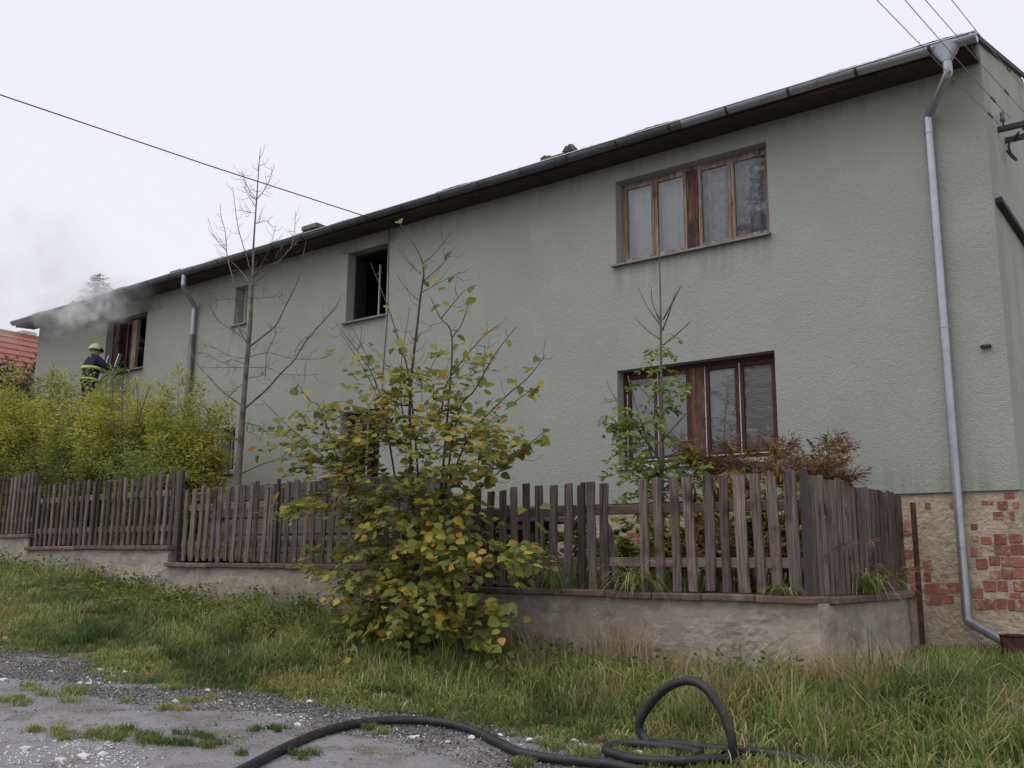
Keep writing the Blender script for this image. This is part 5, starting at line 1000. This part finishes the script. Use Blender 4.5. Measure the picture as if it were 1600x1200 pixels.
# ------------------------------------------------------------------ ladder and fire fighters
rt = onY(186, 554, HY - .14); LX = rt[0]; foot = np.array([0, 9.85, float(garden(LX, 9.85))]); tp_ = np.array([0, HY - .11, rt[2] + .02])
ld = thing('ladder', (LX - .2, 9.85, foot[2]), 'aluminium ladder leaning on the sill of the smoking window', 'ladder')
ax = _n(tp_ - foot); hl = np.linalg.norm(tp_ - foot) / 2
for dx in (0, -.42): m_ = MB(); m_.obox((tp_ + foot) / 2 + np.array([LX + dx, 0, 0]), (1, 0, 0), np.cross((1, 0, 0), ax), ax, .016, .038, hl); bevel(m_.build('side_rail', ALU, ld), .005, 1)
for k in range(1, int(hl * 2 / .28)): c = foot + ax * (.28 * k - .1); MB().tube([c + np.array([LX - .42, 0, 0]), c + np.array([LX, 0, 0])], .014, 8).build('rung', ALU, ld)
NAVY = mat('navy_cloth', (.018, .024, .055), .9, [(8, (.028, .034, .07), .45, .7)], (25, .5, .02))
HIVIS = mat('reflective_yellow', (.50, .62, .06), .6, [(30, (.42, .5, .12), .5, .7)])
HELM = mat('helmet_shell', (.55, .56, .36), .35, [(9, (.46, .46, .30), .5, .7)])
SKIN = mat('skin', (.42, .25, .18), .6); GLOVE = mat('black_glove', (.03, .03, .03), .8); VISOR = mat('dark_visor', (.03, .03, .03), .3); GREYC = mat('grey_collar', (.30, .30, .33), .9)
def skinmesh(name, J, E, R, mt, par, sub=2):
    me = bpy.data.meshes.new(name); off = wloc(par); me.from_pydata([tuple(Vector([float(c) for c in j]) - off) for j in J], E, []); me.materials.append(mt)
    o = bpy.data.objects.new(name, me); link(o); o.parent = par; sk = o.modifiers.new('skin', 'SKIN')
    for i, r_ in enumerate(R):
        rr = (r_, r_) if not isinstance(r_, tuple) else r_; me.skin_vertices[0].data[i].radius = rr; me.skin_vertices[0].data[i].use_root = (i == 0)
    sk.use_smooth_shade = True; s_ = o.modifiers.new('sub', 'SUBSURF'); s_.levels = sub; s_.render_levels = sub; return o
def ellipsoid(c, r, ax_f, ax_u, n=14, m_=10, zcut=-1.0):
    f = _n(np.array(ax_f, float)); u = _n(np.array(ax_u, float) - f * np.dot(ax_u, f)); s_ = np.cross(f, u); V = []; F = []
    for i in range(m_ + 1):
        th = -math.pi / 2 + math.pi * i / m_; zz = max(math.sin(th), zcut); rr = math.cos(th) if math.sin(th) >= zcut else math.sqrt(1 - zcut * zcut) * (math.cos(th) / math.cos(math.asin(zcut)))
        for k in range(n): q = 2 * math.pi * k / n; V.append(np.array(c) + s_ * r[0] * rr * math.cos(q) + f * r[1] * rr * math.sin(q) + u * r[2] * zz)
    F = [(i * n + k, i * n + (k + 1) % n, (i + 1) * n + (k + 1) % n, (i + 1) * n + k) for i in range(m_) for k in range(n)]; return V, F
def band(par, a_, b_, t0, t1, r0, r1, name='reflective_band', mt=None, sq=1.0, n=16):
    a_, b_ = np.array(a_, float), np.array(b_, float); d = _n(b_ - a_); ref = np.cross(d, (0, 1, 0)); ref = _n(ref); s_ = np.cross(d, ref); V = []
    for t, r_ in ((t0, r0), (t1, r1)):
        for e in (0, .006):
            for k in range(n): q = 2 * math.pi * k / n; V.append(a_ + (b_ - a_) * t + ref * (r_ + e) * math.cos(q) + s_ * (r_ * sq + e) * math.sin(q))
    F = []
    for k in range(n):
        k1 = (k + 1) % n; F += [(n + k, n + k1, 3 * n + k1, 3 * n + k), (k, 2 * n + k, 2 * n + k1, k1), (k, k1, n + k1, n + k), (2 * n + k, 3 * n + k, 3 * n + k1, 2 * n + k1)]
    return obj(name, V, F, mt or HIVIS, par, smooth=True)
def hand(par, w_, fwd, down, side):
    f = _n(np.array(fwd, float)); dn = _n(np.array(down, float)); s_ = np.cross(f, dn) * side; J = [w_, w_ + f * .05]; E = [(0, 1)]; R = [(.03, .022), (.04, .024)]
    for k, (o_, l_) in enumerate(((-.03, .075), (-.01, .085), (.011, .08), (.03, .062))):
        p = w_ + f * .085 + s_ * o_; b0 = len(J); J += [p, p + f * l_ * .5 + dn * .01, p + f * l_ * .55 + dn * l_ * .5]; E += [(1, b0), (b0, b0 + 1), (b0 + 1, b0 + 2)]; R += [.011, .0095, .0085]
    b0 = len(J); J += [w_ + f * .045 - s_ * .045 + dn * .015, w_ + f * .075 - s_ * .055 + dn * .045]; E += [(1, b0), (b0, b0 + 1)]; R += [.012, .010]
    return skinmesh('glove', J, E, R, GLOVE, par, 1)
def firefighter(label, pel, head, fl, fr_, hl_, hr_, look, kl, kr):
    pel, head = np.array(pel), np.array(head); loc = (np.array(fl) + np.array(fr_)) / 2; t = thing('person', loc, label, 'person', 'fire fighters'); up_ = _n(head - pel)
    neck = pel + (head - pel) * .80; ch = pel + (head - pel) * .60; bl = pel + (head - pel) * .28; rt_ = np.array([1., 0, 0]); shl = neck - rt_ * .19 - up_ * .05; shr = neck + rt_ * .19 - up_ * .05
    def mid(a_, b_, off): return (np.array(a_) + np.array(b_)) / 2 + np.array(off)
    el_ = mid(shl, hl_, (-.10, -.06, -.12)); er_ = mid(shr, hr_, (.10, -.06, -.12)); hip_l = pel - rt_ * .10; hip_r = pel + rt_ * .10
    J = [pel, bl, ch, neck, neck + up_ * .07, shl, el_, hl_, shr, er_, hr_, hip_l, kl, fl, hip_r, kr, fr_, np.array(fl) + np.array([0, .16, -.03]), np.array(fr_) + np.array([0, .16, -.03])]
    E = [(0, 1), (1, 2), (2, 3), (3, 4), (2, 5), (5, 6), (6, 7), (2, 8), (8, 9), (9, 10), (0, 11), (11, 12), (12, 13), (0, 14), (14, 15), (15, 16), (13, 17), (16, 18)]
    R = [(.20, .16), (.195, .155), (.225, .165), (.11, .10), .075, .105, .078, .05, .105, .078, .05, .125, .088, .068, .125, .088, .068, .05, .05]
    body = skinmesh('body', J, E, R, NAVY, t)
    band(t, pel, neck, .52, .62, .262, .262, sq=.78); band(t, pel, neck, .14, .20, .235, .235, sq=.80)
    for a_, b_ in ((el_, hl_), (er_, hr_)): band(t, a_, b_, .30, .52, .076, .070)
    V, F = ellipsoid(neck + up_ * .02, (.12, .11, .06), (0, 1, 0), up_); obj('collar', V, F, GREYC, t, smooth=True)
    f = _n(np.array(look, float)); V, F = ellipsoid(head, (.078, .10, .118), f, up_, 14, 12); V = [np.array(v) for v in V]; hd = obj('head', V, F, SKIN, t, smooth=True)
    s_ = np.cross(f, up_); V, F = ellipsoid(head + f * .10 - up_ * .01, (.014, .022, .026), f, up_, 8, 6); obj('nose', V, F, SKIN, hd, smooth=True)
    for sg in (-1, 1):
        V, F = ellipsoid(head + f * .088 + s_ * sg * .032 + up_ * .015, (.013, .010, .008), f, up_, 8, 6); obj('eye', V, F, VISOR, hd, smooth=True); V, F = ellipsoid(head + s_ * sg * .078, (.012, .025, .035), f, up_, 8, 6); obj('ear', V, F, SKIN, hd, smooth=True)
    V, F = ellipsoid(head + f * .092 - up_ * .055, (.026, .010, .007), f, up_, 8, 6); obj('mouth', V, F, MULU, hd, smooth=True)
    V, F = ellipsoid(head + up_ * .045 - f * .012, (.125, .15, .135), f, up_, 18, 12, -.28); hm = obj('helmet', V, F, HELM, t, smooth=True)
    band(hm, head + up_ * .0, head + up_ * .03, 0, 1, .128, .127, 'helmet_rim', VISOR, 1.12); V, F = ellipsoid(head + f * .115 + up_ * .03, (.10, .035, .035), f, up_, 12, 8); obj('goggles', V, F, VISOR, hm, smooth=True)
    hand(t, np.array(hl_), (0, 1, -.1), (0, .1, -1), -1); hand(t, np.array(hr_), (0, 1, -.1), (0, .1, -1), 1); return t
hd_ = onX(150, 549, LX - .21); lad = lambda z: foot[1] + (tp_[1] - foot[1]) * (z - foot[2]) / (tp_[2] - foot[2])
hz = hd_[2]; xx = LX - .21; fz = hz - 1.62
rg = lambda z: foot + ax * (.28 * round((z - foot[2]) / ax[2] / .28 + .1 / .28) - .1)
fz = rg(fz)[2] + .06; fy = lad(fz) - .07
firefighter('fire fighter in navy jacket with yellow bands and pale helmet climbing the ladder', (xx, lad(hz - .75) - .34, hz - .76), (xx, hd_[1], hz), (xx - .11, fy, fz), (xx + .11, fy, fz), (LX - .44, lad(hz - .28) - .06, hz - .26), (LX - .0, lad(hz - .34) - .06, hz - .32), (.75, .65, -.05), (xx - .13, lad(fz + .45) - .20, fz + .44), (xx + .13, lad(fz + .45) - .22, fz + .46))
ih = onY(216, 538, HY + .46)
firefighter('fire fighter inside the dark window opening leaning toward the sill', (ih[0] + .05, HY + .74, ih[2] - .74), ih, (ih[0] - .05, HY + .74, Z(3.36) + .06), (ih[0] + .2, HY + .74, Z(3.36) + .06), (ih[0] - .30, HY + .3, ih[2] - .48), (ih[0] + .1, HY + .28, ih[2] - .52), (-.35, -.9, -.15), (ih[0] - .07, HY + .64, Z(3.85)), (ih[0] + .2, HY + .64, Z(3.85)))

# ------------------------------------------------------------------ smoke
def smoke(name, c, r, dens, label, seed, scale=.55, lo=.42, hi=.72, rz=0):
    V, F = ellipsoid((0, 0, 0), (1, 1, 1), (0, 1, 0), (0, 0, 1), 24, 14); me = mesh_np(name, V, F); o = bpy.data.objects.new(name, me); link(o); o.location = [float(v) for v in c]; o.scale = r; o.rotation_euler = (0, 0, rz)
    M = bpy.data.materials.new(name); M.use_nodes = True; N, L = _nodes(M); N.remove(N['Principled BSDF']); v = N.new('ShaderNodeVolumePrincipled'); v.inputs['Color'].default_value = (.96, .96, .975, 1); v.inputs['Anisotropy'].default_value = .1
    tc = N.new('ShaderNodeTexCoord'); ge = N.new('ShaderNodeNewGeometry'); ln = N.new('ShaderNodeVectorMath'); ln.operation = 'LENGTH'; L.new(tc.outputs['Object'], ln.inputs[0])
    fa = N.new('ShaderNodeMapRange'); fa.inputs[1].default_value = .15; fa.inputs[2].default_value = .97; fa.inputs[3].default_value = 1; fa.inputs[4].default_value = 0; fa.interpolation_type = 'SMOOTHSTEP'; L.new(ln.outputs['Value'], fa.inputs[0])
    nz = N.new('ShaderNodeTexNoise'); nz.inputs['Scale'].default_value = scale; nz.inputs['Detail'].default_value = 5; nz.inputs['Distortion'].default_value = 1.2; L.new(ge.outputs['Position'], nz.inputs['Vector'])
    mr = N.new('ShaderNodeMapRange'); mr.inputs[1].default_value = lo; mr.inputs[2].default_value = hi; mr.inputs[3].default_value = .03; mr.inputs[4].default_value = 1; L.new(nz.outputs[0], mr.inputs[0])
    mu = N.new('ShaderNodeMath'); mu.operation = 'MULTIPLY'; L.new(fa.outputs[0], mu.inputs[0]); L.new(mr.outputs[0], mu.inputs[1]); m2 = N.new('ShaderNodeMath'); m2.operation = 'MULTIPLY'; L.new(mu.outputs[0], m2.inputs[0]); m2.inputs[1].default_value = dens
    L.new(m2.outputs[0], v.inputs['Density']); L.new(v.outputs[0], N['Material Output'].inputs['Volume']); me.materials.append(M)
    return tag(o, label, 'smoke', kind='stuff')
c = onY(135, 482, 10.3); smoke('smoke', c, (2.9, .8, .8), 2.3, 'grey smoke curling out from under the eave above the crew', 1, 1.6, .47, .64)
c = onY(25, 430, 10.2); smoke('smoke', c, (3.6, 2.0, 2.5), .5, 'thin smoke drifting off the roof corner into the pale sky', 2, .8, .45, .68)
c = onY(140, 452, 13.0); smoke('smoke', c, (3.2, 1.4, 1.5), .16, 'pale smoke veiling the spruce top behind the roof', 3, .6, .35, .7)
S.cycles.volume_bounces = 3; S.cycles.volume_step_rate = 1.0; S.cycles.volume_max_steps = 128
S.cycles.max_bounces = 6; S.cycles.transparent_max_bounces = 12
